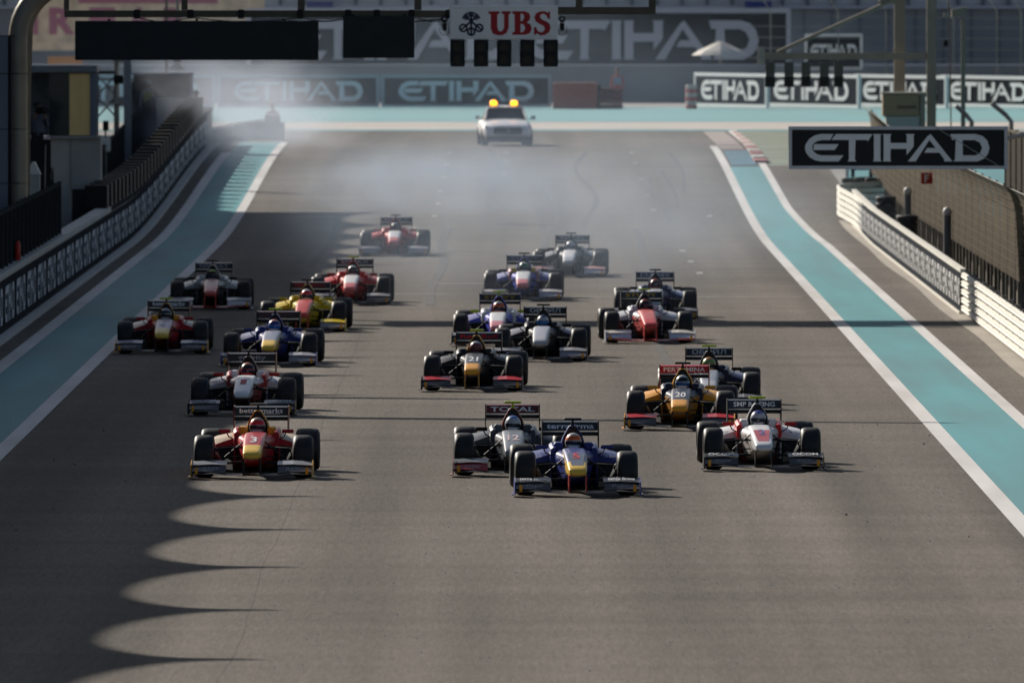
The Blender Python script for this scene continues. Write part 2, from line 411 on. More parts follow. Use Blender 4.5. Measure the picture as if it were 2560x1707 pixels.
for k in range(1, 31):
    y = 288.9 + 7 * k
    if y > 500: break
    b = obj('airline_board', board_me, SLATE, None, (WX + .004, y, zg(y + 3.5)))
    b.rotation_euler = (math.atan2(zg(y + 7) - zg(y), 7), 0, 0)
    tag(b, 'dark airline board on the pit wall, ' + (ORD[k - 1] + ' from the near end' if k <= 12 else 'in the blurred far stretch'), 'board', 'airline boards on the pit wall')
    obj('lettering', word_me, SILVERW, b)

def panel_fence(name, label, x, y0, y1, step, z0, z1, post_m, panel_m):
    t = thing(name, label, 'fence', (x, y0, 0))
    y = y0
    while y < y1:
        g = zg(y)
        obj('panel', MB().box(-.015, .015, .08, step - .12, z0 + .05, z1 - .06), panel_m, t, (0, y - y0, g))
        obj('post', MB().box(-.05, .05, -.06, .06, z0, z1 + .05), post_m, t, (0, y - y0, g))
        y += step
    obj('post', MB().box(-.05, .05, -.06, .06, z0, z1 + .05), post_m, t, (0, y - y0, zg(y)))
    wallbox('rail', x - .04, x + .04, y0, y1, z1 - .05, z1 + .02, post_m, t)
    return t
FPOST = mat('fence_post', (.055, .058, .062), 1, var=.1, scale=3, spec=0); FPAN = mat('fence_mesh_dark', (.020, .022, .025), 1, var=.3, scale=12, spec=0)
panel_fence('debris_fence', 'dark panelled fence with grey posts standing on the pit wall beside the gantry leg', -10.99, 262, 345, 2.6, 1.37, 2.6, FPOST, FPAN)
panel_fence('pit_lane_fence', 'lower dark slatted fence running behind the pit wall past the two booths', -12.6, 386, 520, 2.2, .1, 1.95, FPOST, FPAN)
box_me = MB().cbox(-.30, .28, 0, .9, 0, .62, .02).mesh('wall_box')
BOXE = mat('box_edge', (.09, .088, .085), .5, var=.1)
for i, y in enumerate([378 + 3.9 * k for k in range(31)]):
    t = thing('wall_box', 'dark square box on the pit wall coping, ' + (ORD[i] + ' from the near end' if i < 12 else 'in the blurred far stretch'), 'box', (-11.14, y + 3, zg(y + 3) + 1.372), 0, 'dark boxes on the pit wall')
    obj('body', box_me, BLACK, t); obj('edge_trim', MB().box(.282, .31, 0, .9, 0, .62), BOXE, t)

# ------------------------------------------------------------------ armco, boards and catch fence (right)
AX = 10.22
ar = thing('guard_rail', 'white steel guard rail of five stacked beams along the right of the track', 'guard rail', (AX, 240, 0))
def wbeam(z):
    r = []; prof = [(0, -.068), (-.045, -.05), (-.05, -.025), (-.02, -.006), (-.02, .006), (-.05, .025), (-.045, .05), (0, .068)]
    for (x, y) in [(0, 240), (0, 300), (0, 360), (0, 410), (-.05, 420), (-.2, 426), (-.32, 430), (-.30, 432.5), (0.1, 434.5), (1.2, 436)]:
        g = zg(y); r.append([(x + p - .0, y - 240, g + z + q) for p, q in prof] + [(x + .03, y - 240, g + z + q) for q in (.068, -.068)])
    return MB().loft(r)
RAILM = mat('rail_paint', (.74, .71, .63), .5, var=.10, scale=1.5)
for i in range(5):
    obj('beam', wbeam(.14 + .187 * i), RAILM, ar)
for k in range(28):
    y = 4 * k + 242
    obj('bolt_plate', MB().box(-.010, .0, 0, .10, 0, .92), STEEL, ar, (0, y - 240, .08)) if y < 322 else None
    obj('post', MB().box(.04, .16, -.06, .06, 0, 1.0), STEEL, ar, (0, y - 240, 0))
    if y > 320 and k % 2 == 0: pass
rb_me = MB().box(-.02, 0, .03, 4.44, .06, .93).mesh('airline_board')
rw_me = airline_word(MB(), lambda u, v: (-.026, 2.23 - u, .50 + v), 3.7, .60).mesh('lettering')
for k in range(23):
    y = 322.2 + 4.47 * k
    b = obj('airline_board', rb_me, SLATE, None, (AX - .042, y, zg(y + 2)))
    tag(b, 'dark airline board on the right guard rail, ' + (ORD[k] + ' from the near end' if k < 12 else 'in the blurred far stretch'), 'board', 'airline boards on the guard rail')
    obj('lettering', rw_me, mat('rail_letter', (.60, .60, .60), .9, var=.05, spec=.03), b)
cap = MB()
r = []
for y in [322, 350, 380, 400, 425]: r.append([(AX - .07, y, zg(y) + .95), (AX + .06, y, zg(y) + .95), (AX + .06, y, zg(y) + 1.03), (AX - .07, y, zg(y) + 1.03)])
for y in []: pass
o = obj('top_cap', MB().loft(r), RAILM, ar); o.location = (-AX, -240, 0)
o = obj('foot_cap', MB().loft([[(a - .03 if i in (0, 3) else a, b, c - .97 if i > 1 else c - .95) for i, (a, b, c) in enumerate(q)] for q in r]), RAILM, ar); o.location = (-AX, -240, 0)

# catch fence: posts with an inward curl, dense mesh seen edge-on
cf = thing('catch_fence', 'tall brown mesh catch fence with curved top behind the right guard rail', 'fence', (11.35, 250, 0))
def mesh_material():
    m = bpy.data.materials.new('fence_mesh'); m.use_nodes = True
    nt = m.node_tree; N = nt.nodes; L = nt.links; p = N['Principled BSDF']
    nz = N.new('ShaderNodeTexNoise'); nz.inputs['Scale'].default_value = 1.0; nz.inputs['Detail'].default_value = 6
    mpp = N.new('ShaderNodeMapping'); mpp.inputs['Scale'].default_value = (1, .30, .12); tcc = N.new('ShaderNodeTexCoord'); L.new(tcc.outputs['Object'], mpp.inputs[0]); L.new(mpp.outputs[0], nz.inputs['Vector'])
    rmp = N.new('ShaderNodeValToRGB'); rmp.color_ramp.elements[0].position = .35; rmp.color_ramp.elements[0].color = (.022, .016, .010, 1); rmp.color_ramp.elements[1].position = .68; rmp.color_ramp.elements[1].color = (.115, .090, .062, 1)
    L.new(nz.outputs['Fac'], rmp.inputs[0]); L.new(rmp.outputs[0], p.inputs['Base Color']); p.inputs['Roughness'].default_value = .9; p.inputs['Specular IOR Level'].default_value = .05
    tc = N.new('ShaderNodeTexCoord'); se = N.new('ShaderNodeSeparateXYZ'); L.new(tc.outputs['Object'], se.inputs[0])
    def wave(i, per, th):
        a = N.new('ShaderNodeMath'); a.operation = 'MULTIPLY'; a.inputs[1].default_value = 1 / per; L.new(se.outputs[i], a.inputs[0])
        b = N.new('ShaderNodeMath'); b.operation = 'FRACT'; L.new(a.outputs[0], b.inputs[0])
        c = N.new('ShaderNodeMath'); c.operation = 'LESS_THAN'; c.inputs[1].default_value = th; L.new(b.outputs[0], c.inputs[0]); return c.outputs[0]
    mx = N.new('ShaderNodeMath'); mx.operation = 'MAXIMUM'; L.new(wave(1, .6, .30), mx.inputs[0]); L.new(wave(2, .10, .30), mx.inputs[1])
    mx2 = N.new('ShaderNodeMath'); mx2.operation = 'MULTIPLY_ADD'; mx2.inputs[1].default_value = .16; mx2.inputs[2].default_value = .83; L.new(mx.outputs[0], mx2.inputs[0])
    L.new(mx2.outputs[0], p.inputs['Alpha']); return m
FM = mesh_material()
prof = [(0, .82), (0, 2.3), (-.03, 2.55), (-.10, 2.75), (-.22, 2.90)]
for k in range(40):
    y0 = 250 + 5 * k; y1 = y0 + 5
    if y1 > 450: break
    mb = MB()
    for i in range(len(prof) - 1):
        (a, b), (c, d) = prof[i], prof[i + 1]
        mb.add([(a, 0, b + zg(y0)), (a, 5, b + zg(y1)), (c, 5, d + zg(y1)), (c, 0, d + zg(y0))], [(0, 1, 2, 3)])
    obj('mesh_panel', mb, FM, cf, (0, y0 - 250, 0))
    obj('post', MB().tube([(.08 + a, 0, b) for a, b in [(0, 0)] + prof], .045, 8), DKFRAME, cf, (0, y0 - 250, zg(y0)))
for k in range(66):
    y = 262 + 2.6 * k
    obj('lower_slat', MB().box(-.03, .03, -.12, .12, .05, .84), mat('slat_grey', (.13, .12, .10), .9, var=.2, spec=.05), cf, (.03, y - 250, zg(y)))
wallbox('lower_rail', 11.40, 11.46, 250, 450, .78, .86, STEEL, cf)
cab = MB()
r = [(-.28, 0, 2.62), (-.28, 95, 2.62)]
cab.tube([(-.24, 0, 2.93), (-.24, 150, 2.93), (-.24, 200, 2.93 + zg(450))], .012, 6); obj('top_cable', cab, DKFRAME, cf)

for z, xo in ((1.0, -.03), (1.2, -.03), (1.4, -.03), (1.6, -.03), (1.8, -.03), (2.0, -.03), (2.2, -.03), (2.4, -.045), (2.6, -.08)):
    obj('cable', MB().tube([(xo, 0, z), (xo, 150, z), (xo, 175, z + zg(425)), (xo, 200, z + zg(450))], .005, 6), mat('fence_wire', (.16, .13, .09), .8, spec=.05), cf)
# ground behind the fence on the right: dark earth bank
kind(strip('bank_right', 11.6, 60, 240, 428, .02, mat('dry_earth', (.16, .13, .10), .9, var=.25, scale=.8), 20))

# ------------------------------------------------------------------ start gantry
GY = 322.0
def gx(px): return (px - 1176) * GY / 32667.0
def gz(py): return 8 - (py + 90) * GY / 32667.0
ga = thing('start_gantry', 'beige tubular start gantry spanning the track with a clad leg on the pit side', 'gantry', (0, GY, 0))
for k, (za, zb) in enumerate([(0, 2.02), (2.04, 2.93), (2.95, 4.16), (4.18, 5.42), (5.44, 6.28)]):
    obj('cladding_panel', MB().box(-12.9, -11.475, 1.7, 2.3, za, zb), BLUEGREY, ga)
    q = MB(); q.loft([[(-11.25 + .215 * math.cos(t), 2.0 + .30 * math.sin(t), z) for t in [2 * math.pi * j / 20 for j in range(20)]] for z in (za, zb)])
    obj('leg_tube', q.mesh('leg_tube', 50), BEIGE, ga)
obj('leg_core', MB().box(-12.85, -11.2, 1.8, 2.2, 0, 6.3), BLACK, ga)  # black core added inside the leg to stop light through the joints
arch = []
for i in range(11):
    t = math.pi - (math.pi / 2) * i / 10
    arch.append((-10.05 + 1.2 * math.cos(t), 2.0, 6.28 + 1.2 * math.sin(t)))
arch += [(x, 2.0, 7.48) for x in (-6, -2, 2, 6, 10)]
for i in range(1, 11):
    t = math.pi / 2 - (math.pi / 2) * i / 10
    arch.append((11.2 + 1.2 * math.cos(t), 2.0, 6.28 + 1.2 * math.sin(t)))
arch.append((12.4, 2, 0))
obj('arch_tube', MB().tube(arch, .215, 16).mesh('arch_tube', 50), BEIGE, ga)
arch2 = [(x, y + 3.6, z) for x, y, z in arch]; arch2 = [(-11.25, 5.6, 0)] + arch2
obj('arch_tube', MB().tube(arch2, .215, 16).mesh('arch_tube', 50), BEIGE, ga)
obj('shadow_deck', MB().box(-11, 12.2, 2.2, 5.4, 7.40, 7.46), STEEL, ga)  # unseen deck and rear arch added to deepen the gantry's shadow
# hung frame below the arch
fr = MB()
fz = gz(31)
obj('frame_rail', MB().box(gx(148), gx(1034), -.07, .07, gz(40), gz(24)), DKFRAME, ga)
obj('frame_rail', MB().box(gx(1281), gx(1506), -.07, .07, gz(33), gz(16)), DKFRAME, ga)
for px, w in ((153, .06), (424, .07), (692, .08), (960, .08), (1330, .08), (1498, .08)):
    obj('hanger', MB().box(gx(px) - w, gx(px) + w, -.06, .06, gz(24) + .004, 7.35), DKFRAME, ga)
for px in (315, 438, 554, 690, 800, 866, 946, 1030):
    obj('clamp', MB().cbox(gx(px) - .07, gx(px) + .07, -.11, .11, gz(43), gz(22), .02), BLACK, ga)
for x0, x1 in ((173, 440), ):
    pass
for i, (a, b, c, d, lab) in enumerate(((173, 732, 48, 138, 'long blank black display panel hanging from the start gantry'), (788, 952, 37, 133, 'short blank black display panel hanging beside the keys sign'))):
    t = thing('display_panel', lab, 'display', (gx((a + b) / 2), GY - .12, gz(d)))
    w = gx(b) - gx(a); h = gz(c) - gz(d)
    obj('screen', MB().cbox(-w / 2, w / 2, -.10, .10, 0, h, .02), BLACKP, t)
    for q in (-.36, 0, .36): obj('bracket', MB().box(q * w - .03, q * w + .03, -.03, .03, h + .002, gz(43) - gz(d) - .002 if gz(43) - gz(d) > h + .01 else h + .04), BLACK, t)
cab = MB()
for a, b in ((438, 690), (690, 800), (866, 1030), (315, 438), (960, 1030)):
    cab.tube([(gx(a + (b - a) * k / 6), .13, gz(40) - .10 * math.sin(math.pi * k / 6)) for k in range(7)], .012, 5)
obj('cable', cab, BLACK, ga)

# white sign with three keys and three serif letters
us = thing('gantry_sign', 'white sign with three dark keys and red serif letters above the start lights', 'sign', (gx(1157), GY - .15, gz(90)))
W = gx(1281) - gx(1033); H = gz(13) - gz(90)
obj('panel', MB().cbox(-W / 2, W / 2, -.10, .10, 0, H, .015), mat('sign_white', (.80, .80, .80), .5, var=.03), us)
UU = [[(0,100),(52,100),(52,91),(42,87),(42,34),(46,19),(58,13),(69,19),(74,34),(74,87),(62,91),(62,100),(106,100),(106,91),(96,87),(96,30),(86,8),(65,-2),(42,-2),(20,6),(11,28),(11,87),(0,91)]]
BB = [[(0,100),(60,100),(80,92),(86,76),(80,60),(68,53),(86,44),(92,27),(84,8),(62,0),(0,0),(0,9),(11,13),(11,87),(0,91)], [(39,90),(52,88),(57,75),(50,60),(39,57)], [(39,47),(54,44),(61,28),(53,12),(39,10)]]
SS = [[(76,100),(70,93),(55,100),(35,100),(14,91),(6,74),(12,57),(30,47),(50,38),(56,26),(50,14),(36,10),(22,16),(14,32),(4,32),(4,0),(12,0),(18,6),(36,-3),(58,0),(76,11),(83,30),(77,48),(60,58),(40,66),(32,77),(38,88),(50,90),(64,82),(70,68),(80,68),(80,100)]]
lt = MB(); k = .53 / 100
for L_, x0 in ((UU, -.345), (BB, .195), (SS, .665)):
    lt.poly(L_, lambda a, b: (x0 + a * k * .9, -.106, .10 + b * k))
obj('lettering', lt, flat((.36, .035, .04)), us)
ky = MB()
for n_, (ang, off) in enumerate(((-50, 0), (50, .003), (0, .006))):
    ca, sa = math.cos(R(ang)), math.sin(R(ang)); yo = -.106 - off
    def P(a, b): return (-.735 + a * ca - b * sa, yo, .405 + a * sa + b * ca)
    ky.poly([[(-.022, -.16), (.022, -.16), (.022, .22), (-.022, .22)]], P)
    circ = lambda rr: [(rr * math.cos(2 * math.pi * j / 16), -.235 + rr * math.sin(2 * math.pi * j / 16)) for j in range(16)]
    ky.poly([circ(.10), circ(.058)], P); ky.poly([[(-.02, -.30), (.02, -.30), (.02, -.17), (-.02, -.17)]], P)
    ky.poly([[(.026, .10), (.065, .10), (.065, .135), (.045, .135), (.045, .155), (.075, .155), (.075, .21), (.026, .21)]], P)
    ky.poly([[(-.026, .10), (-.065, .10), (-.065, .135), (-.045, .135), (-.045, .155), (-.075, .155), (-.075, .21), (-.026, .21)]], P)
obj('keys_emblem', ky, flat((.03, .035, .06)), us)
lens = mat('unlit_lens', (.02, .022, .02), .15, var=.1)
for i, px in enumerate((1051, 1105, 1158, 1211, 1265)):
    t = thing('start_light', 'black unlit start light hung under the keys sign, %s from the pit side' % ('first', 'second', 'third', 'fourth', 'fifth')[i], 'light', (gx(px), GY - .15, gz(153)), 0, 'start lights on the gantry')
    h = gz(91) - gz(153)
    obj('housing', MB().cbox(-.165, .165, -.12, .12, 0, h, .02), BLACKP, t)
    for z in (.17, .45):
        obj('lens', MB().add([(.105 * math.cos(a), -.124, z + .105 * math.sin(a)) for a in [2 * math.pi * j / 20 for j in range(20)]], [tuple(range(20))]), lens, t)
        q = MB(); q.loft([[(.125 * math.cos(a), y, z + .125 * math.sin(a)) for a in [math.pi * j / 10 for j in range(11)]] + [(.112 * math.cos(a), y, z + .112 * math.sin(a)) for a in [math.pi * (10 - j) / 10 for j in range(11)]] for y in (-.122, -.20)])
        obj('visor', q, BLACKP, t)
for px in (1021, 1291):
    t = thing('gantry_camera', 'small black camera clipped to the %s end of the keys sign' % ('pit-side' if px < 1100 else 'far'), 'camera', (gx(px), GY - .15, gz(70)))
    obj('body', MB().cbox(-.05, .05, -.12, .1, .0, .17, .015), BLACK, t)
    obj('ball_head', MB().sphere((0, 0, .25), .075, 12, 8), BLACK, t)
    obj('lens_glass', MB().box(-.03, .03, -.085, -.078, .24, .28), mat('lens_white', (.5, .5, .52), .3), t)
    obj('cable_loop', MB().tube([(.11 * math.cos(a), .06, .02 + .13 * math.sin(a)) for a in [math.pi * (.9 + 1.3 * j / 10) for j in range(11)]], .008, 5), BLACK, t)

# right-hand sign hung on the far gantry leg
t = thing('hanging_sign', 'black framed sign with large silver airline lettering hanging beside the right barrier', 'sign', (gx(2062.5), GY - .05, gz(388)))
W = gx(2314) - gx(1811); H = gz(290) - gz(388)
obj('panel', MB().box(-W / 2 + .05, W / 2 - .05, -.06, .06, .05, H - .05), mat('sign_black', (.012, .013, .016), .45, var=.1, scale=2), t)
fm = mat('sign_frame', (.62, .62, .65), .5, var=.05)
for a in ((-W / 2, W / 2, 0, .075), (-W / 2, W / 2, H - .075, H)): obj('frame_rail', MB().box(a[0], a[1], -.08, .08, a[2], a[3]), fm, t)
for a in ((-W / 2, -W / 2 + .075), (W / 2 - .075, W / 2)): obj('frame_rail', MB().box(a[0], a[1], -.078, .078, .077, H - .077), fm, t)
obj('lettering', airline_word(MB(), lambda u, v: (-.02 + u, -.066, H * .5 + v), gx(2272) - gx(1848), .62), mat('sign_letter', (.80, .80, .82), .5, var=.04), t)
obj('arm', MB().tube([(W / 2 - .1, .12, H * .7), (12.4 - gx(2062.5), 2.0, 4.2 - gz(388))], .05, 8), STEEL, t)
tag(obj('guy_cable', MB().tube([(9.55, 322 - .4, 4.25), (11.2, 321.5, 3.25)], .008, 5), STEEL), 'thin steel guy cable crossing in front of the right hanging sign', 'cable')
# no cables built here; added booms cast the thin road shadows
for y, z, x1 in ((274.5, 8.6, 9), (262, 9.2, -2.6)):
    pass

# ------------------------------------------------------------------ single-seater racing car
def srg(cx, w, zb, zt, y, n=24, p=4.5, tp=0):
    zc, h = (zb + zt) / 2, (zt - zb) / 2; r = []
    for j in range(n):
        t = 2 * math.pi * (j + .5) / n; c, s_ = math.cos(t), math.sin(t)
        sv = math.copysign(abs(s_) ** (2 / p), s_)
        r.append((cx + w * (1 - tp * (.5 - .5 * sv)) * math.copysign(abs(c) ** (2 / p), c), y, zc + h * sv))
    return r
NOSE = [(-1.10, .105, .345, .385), (-1.06, .135, .325, .425), (-.85, .148, .315, .468), (-.45, .158, .300, .528), (-.10, .172, .285, .585), (.25, .180, .300, .628), (.7, .182, .42, .652), (1.22, .186, .46, .668)]
TUB = [(.05, .172, .275, .575), (.6, .215, .21, .595), (.95, .270, .14, .612), (1.25, .345, .08, .640)]
def nose_y(z):
    for (y0, _, _, a), (y1, _, _, b) in zip(NOSE, NOSE[1:]):
        if a <= z <= b and b > a: return y0 + (y1 - y0) * (z - a) / (b - a)
    return .9
PRO = {}
def proto(name, mb, keys, smooth=0): PRO[name] = (mb.mesh(name, smooth) if isinstance(mb, MB) else mb, keys)

mb = MB(); n = 24
def nm(i, j):
    if i < 2 and j >= 0: return 0
    if i < 0: return 0
    if j == -1: return 0 if i == 0 else 1
    t = (j + 1) / n
    return 1 if .06 < t < .44 else 2
mb.loft([srg(0, w, a, b, y, tp=.12) for y, w, a, b in NOSE], mfun=lambda i, j: (0 if i < 3 else nm(i, j)))
proto('nose', mb, ['nose_tip', 'nose', 'nose_side'], 35)
mb = MB(); mb.loft([srg(0, w, a, b, y, tp=q) for (y, w, a, b), q in zip(TUB, (.12, .25, .38, .42))], mfun=lambda i, j: (1 if j >= 0 and .05 < (j + 1) / n < .45 else 0))
proto('tub', mb, ['tub', 'tub_top'], 35)
mb = MB()
for s in (-1, 1):
    mb.loft([[(s * x, y, z) for x, z in ((.25, .42), (.34 + dx, .42), (.375 + dx, .50), (.37 + dx, zt - .03), (.33 + dx, zt), (.275, zt - .01), (.26, .5))] for y, dx, zt in ((1.26, -.02, .675), (1.45, .0, .71), (1.75, .0, .735), (2.0, -.02, .73))])
mb.box(-.26, .26, 1.93, 2.0, .08, .70)
proto('cockpit_surround', mb, ['collar'], 40)
for s in (-1, 1):
    mb = MB(); mb.cbox(min(s * .165, s * .30), max(s * .165, s * .30), 1.40, 1.92, .60, .742, .03); proto('headrest%d' % s, mb, ['headrest'], 40)
    # sidepod: rounded box tapering to the rear
    def pod(y, xi, xo, zb, zi, zo):
        q = [(xi, zb), (xo - .05, zb), (xo, zb + .06), (xo, zo - .07), (xo - .02, zo - .02), (xo - .07, zo), (xi + .06, zi), (xi, zi)]
        return [(s * x, y, z) for x, z in q]
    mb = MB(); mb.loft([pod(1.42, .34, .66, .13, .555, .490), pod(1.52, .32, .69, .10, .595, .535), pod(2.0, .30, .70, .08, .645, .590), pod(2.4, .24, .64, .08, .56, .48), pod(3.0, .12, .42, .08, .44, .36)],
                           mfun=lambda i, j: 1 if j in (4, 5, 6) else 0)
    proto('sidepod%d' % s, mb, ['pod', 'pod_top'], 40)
    mb = MB(); mb.add([(s * x, y, z) for x, y, z in ((.36, 1.412, .15), (.635, 1.412, .15), (.645, 1.412, .20), (.645, 1.412, .40), (.62, 1.412, .43), (.37, 1.412, .455))] + [(s * x, 1.44, z) for x, z in ((.36, .15), (.635, .15), (.645, .2), (.645, .40), (.62, .43), (.37, .455))],
                      [(0, 1, 2, 3, 4, 5), (6, 7, 8, 9, 10, 11), (0, 1, 7, 6), (1, 2, 8, 7), (2, 3, 9, 8), (3, 4, 10, 9), (4, 5, 11, 10), (5, 0, 6, 11)])
    proto('radiator_inlet%d' % s, mb, ['black'])
    mb = MB(); mb.loft([[(s * x, y, z) for x, z in ((x0, .10), (x0 + .02, .10), (x0 + .025, h), (x0 + .005, h))] for y, x0, h in ((.62, .33, .20), (.78, .38, .24), (1.0, .44, .26), (1.2, .52, .20))])
    proto('bargeboard%d' % s, mb, ['barge'])
    # mirror
    mb = MB(); mb.cbox(min(s * .40, s * .585), max(s * .40, s * .585), 1.10, 1.16, .655, .715, .015); proto('mirror%d' % s, mb, ['mirror'], 40)
    mb = MB(); mb.tube([(s * .46, 1.14, .66), (s * .43, 1.18, .60), (s * .36, 1.22, .56)], .010, 6); proto('mirror_stalk%d' % s, mb, ['black'])
    # front suspension
    mb = MB(); hub = (s * .62, 0, .0)
    for z0, z1 in ((.24, .21), (.47, .45)):
        for y in (-.12, .42): mb.tube([(s * (.17 + .03 * (y > 0)), y, z0), (s * .63, .0, z1)], .013, 6)
    mb.tube([(s * .17, .18, .55), (s * .60, .02, .20)], .012, 6); mb.tube([(s * .17, .05, .33), (s * .63, .08, .31)], .011, 6)
    mb.cbox(min(s * .56, s * .64), max(s * .56, s * .64), -.12, .14, .18, .47, .03)
    proto('front_suspension%d' % s, mb, ['carbon'])
    mb = MB(); mb.loft([[(s * .60, -.02 + .16 * math.cos(t), .33 + .0 + .16 * math.sin(t)) for t in [2 * math.pi * j / 12 for j in range(12)]], [(s * .50, -.02 + .10 * math.cos(t), .22 + .06 * math.sin(t)) for t in [2 * math.pi * j / 12 for j in range(12)]]])
    proto('brake_duct%d' % s, mb, ['carbon'], 40)
    mb = MB()
    for z0, z1 in ((.2, .2), (.40, .44)):
        for y in (2.75, 3.3): mb.tube([(s * .15, y, z0), (s * .60, 3.12, z1)], .016, 6)
    proto('rear_suspension%d' % s, mb, ['carbon'])
mb = MB(); mb.loft([[(x, y, z) for x, z in ((-.55 * k, .035), (.55 * k, .035), (.55 * k, .075), (-.55 * k, .075))] for y, k in ((.95, .7), (1.3, 1.22), (2.9, 1.22), (3.4, .9))]); proto('floor', mb, ['carbon'])
mb = MB()
def cov(y, wb, wt, zb, zt):
    q = [(wb, zb), (wb, zb + .12), ((wb + wt) / 2 + .02, (zb + zt) / 2 + .02), (wt, zt - .06), (wt * .75, zt - .02), (wt * .3, zt)]
    return [(x, y, z) for x, z in q] + [(-x, y, z) for x, z in q[::-1]]
COV = [(1.90, .17, .085, .60, .985), (2.05, .20, .085, .55, .99), (2.5, .18, .06, .42, .93), (3.0, .13, .035, .38, .78), (3.45, .07, .02, .34, .58)]
mb.loft([cov(*c) for c in COV]); proto('engine_cover', mb, ['cover'], 40)
a = cov(1.893, .15, .072, .62, .968); mb = MB(); mb.loft([a, [(x, 1.93, z) for x, _, z in a]]); proto('air_intake', mb, ['black'])
mb = MB(); mb.loft([[(x, y, z) for x, z in ((-.03, .98), (.03, .98), (.012, 1.055), (-.012, 1.055))] for y in (2.0, 2.1)]); proto('camera_mast', mb, ['cam_mast'])
mb = MB(); mb.cbox(-.135, .135, 1.99, 2.12, 1.056, 1.092, .012); proto('camera_pod', mb, ['cam'])
mb = MB(); mb.box(-.13, .13, 2.1, 3.55, .08, .40); mb.cbox(-.20, .20, 3.4, 3.62, .15, .32, .03); proto('gearbox', mb, ['carbon'])
# front wing
mb = MB()
def foil(x, y0, y1, z0, z1, t=.016): return [(x, y0, z0), (x, (y0 + y1) / 2, (z0 + z1) / 2 + t), (x, y1, z1), (x, (y0 + y1) / 2, (z0 + z1) / 2 - t)]
mb.loft([foil(x, -1.12 + .10 * max(0, abs(x) - .3), -.78, z, z + .03) for x, z in ((-.93, .10), (-.8, .09), (-.62, .10), (-.42, .075), (-.2, .07), (0, .07), (.2, .07), (.42, .075), (.62, .10), (.8, .09), (.93, .10))])
proto('front_wing', mb, ['wing_main'], 40)
for s in (-1, 1):
    mb = MB()
    mb.loft([[(s * x, y0, z0), (s * x, y0 + .012, z0 - .012), (s * x, y1 + .012, z1 - .012), (s * x, y1, z1)] for x, y0, z0, y1, z1 in ((.40, -.98, .105, -.80, .215), (.62, -.98, .13, -.78, .225), (.92, -1.0, .13, -.78, .215))]); proto('lower_flap%d' % s, mb, ['flap_low'])
    mb = MB()
    mb.loft([[(s * x, y0, z0), (s * x, y0 + .014, z0 - .010), (s * x, y1 + .012, z1 - .010), (s * x, y1, z1)] for x, y0, z0, y1, z1 in ((.39, -.80, .232, -.52, .282), (.62, -.80, .240, -.50, .290), (.925, -.82, .225, -.52, .275))]); proto('upper_flap%d' % s, mb, ['flap'])
    mb = MB(); mb.loft([[(s * x, y, z) for y, z in ((-1.13, .05), (-.42, .04), (-.36, .12), (-.40, .27), (-.70, .30), (-1.08, .235))] for x in (.928, .943)]); mb.loft([[(s * .943, y, .045), (s * .985, y, .04), (s * .985, y, .052), (s * .943, y, .057)] for y in (-1.05, -.5)])
    proto('wing_endplate%d' % s, mb, ['endplate'])
    mb = MB(); mb.cbox(min(s * .83, s * .875), max(s * .83, s * .875), -1.055, -1.045, .085, .195, .006); proto('wing_sticker%d' % s, mb, ['sticker'])
    mb = MB(); mb.loft([[(s * x, y0, z), (s * (x + .022), y0, z), (s * (x + .022), y0 + .30, z), (s * x, y0 + .30, z)] for x, y0, z in ((.115, -1.02, .335), (.118, -1.04, .08))]); proto('wing_pylon%d' % s, mb, ['pylon'])
    mb = MB(); mb.loft([[(s * x, y, z) for y, z in ((3.28, .42), (3.62, .36), (3.78, .60), (3.80, 1.005), (3.36, 1.005), (3.30, .92))] for x in (.418, .434)]); proto('rear_endplate%d' % s, mb, ['rw_end'])
mb = MB(); mb.loft([[(x, 3.40, .79), (x, 3.41, .835), (x, 3.66, .845), (x, 3.66, .825), (x, 3.45, .775)] for x in (-.417, .417)]); mb.box(-.41, .41, 3.5, 3.56, .42, .45); proto('rear_wing', mb, ['rw_low'])
mb = MB(); mb.loft([[(x, 3.44, .862), (x, 3.46, .855), (x, 3.70, .995), (x, 3.60, 1.0), (x, 3.46, .985)] for x in (-.415, .415)]); proto('rear_flap', mb, ['rw_board'])
# wheels
def wheel_mesh(wd, R_=.33):
    h = wd / 2
    t = MB().lathe_x([(-h + .03, .185), (-h + .005, .21), (-h, .26), (-h + .018, .305), (-h + .055, .325), (-h * .4, R_), (h * .4, R_), (h - .055, .325), (h - .018, .305), (h, .26), (h - .005, .21), (h - .03, .185)], 40)
    r = MB().lathe_x([(-h + .02, .19), (-h + .05, .17), (-.02, .15), (-.02, .03), (.02, .03), (.02, .15), (h - .05, .17), (h - .02, .19), (h - .03, .178), (.05, .165), (-.05, .165), (-h + .03, .178)], 28)
    for j in range(9):
        a = 2 * math.pi * j / 9
        for s in (-1, 1):
            c, sn = math.cos(a), math.sin(a)
            r.loft([[(s * (.03 + .02 * k), rr * c - q * sn, rr * sn + q * c) for k, q in ((0, -.012), (1, -.012), (1, .012), (0, .012))] for rr in (.03, .165)])
    return t.mesh('tyre', 50), r.mesh('wheel', 40)
TF, RF = wheel_mesh(.315); TR, RR_ = wheel_mesh(.375)

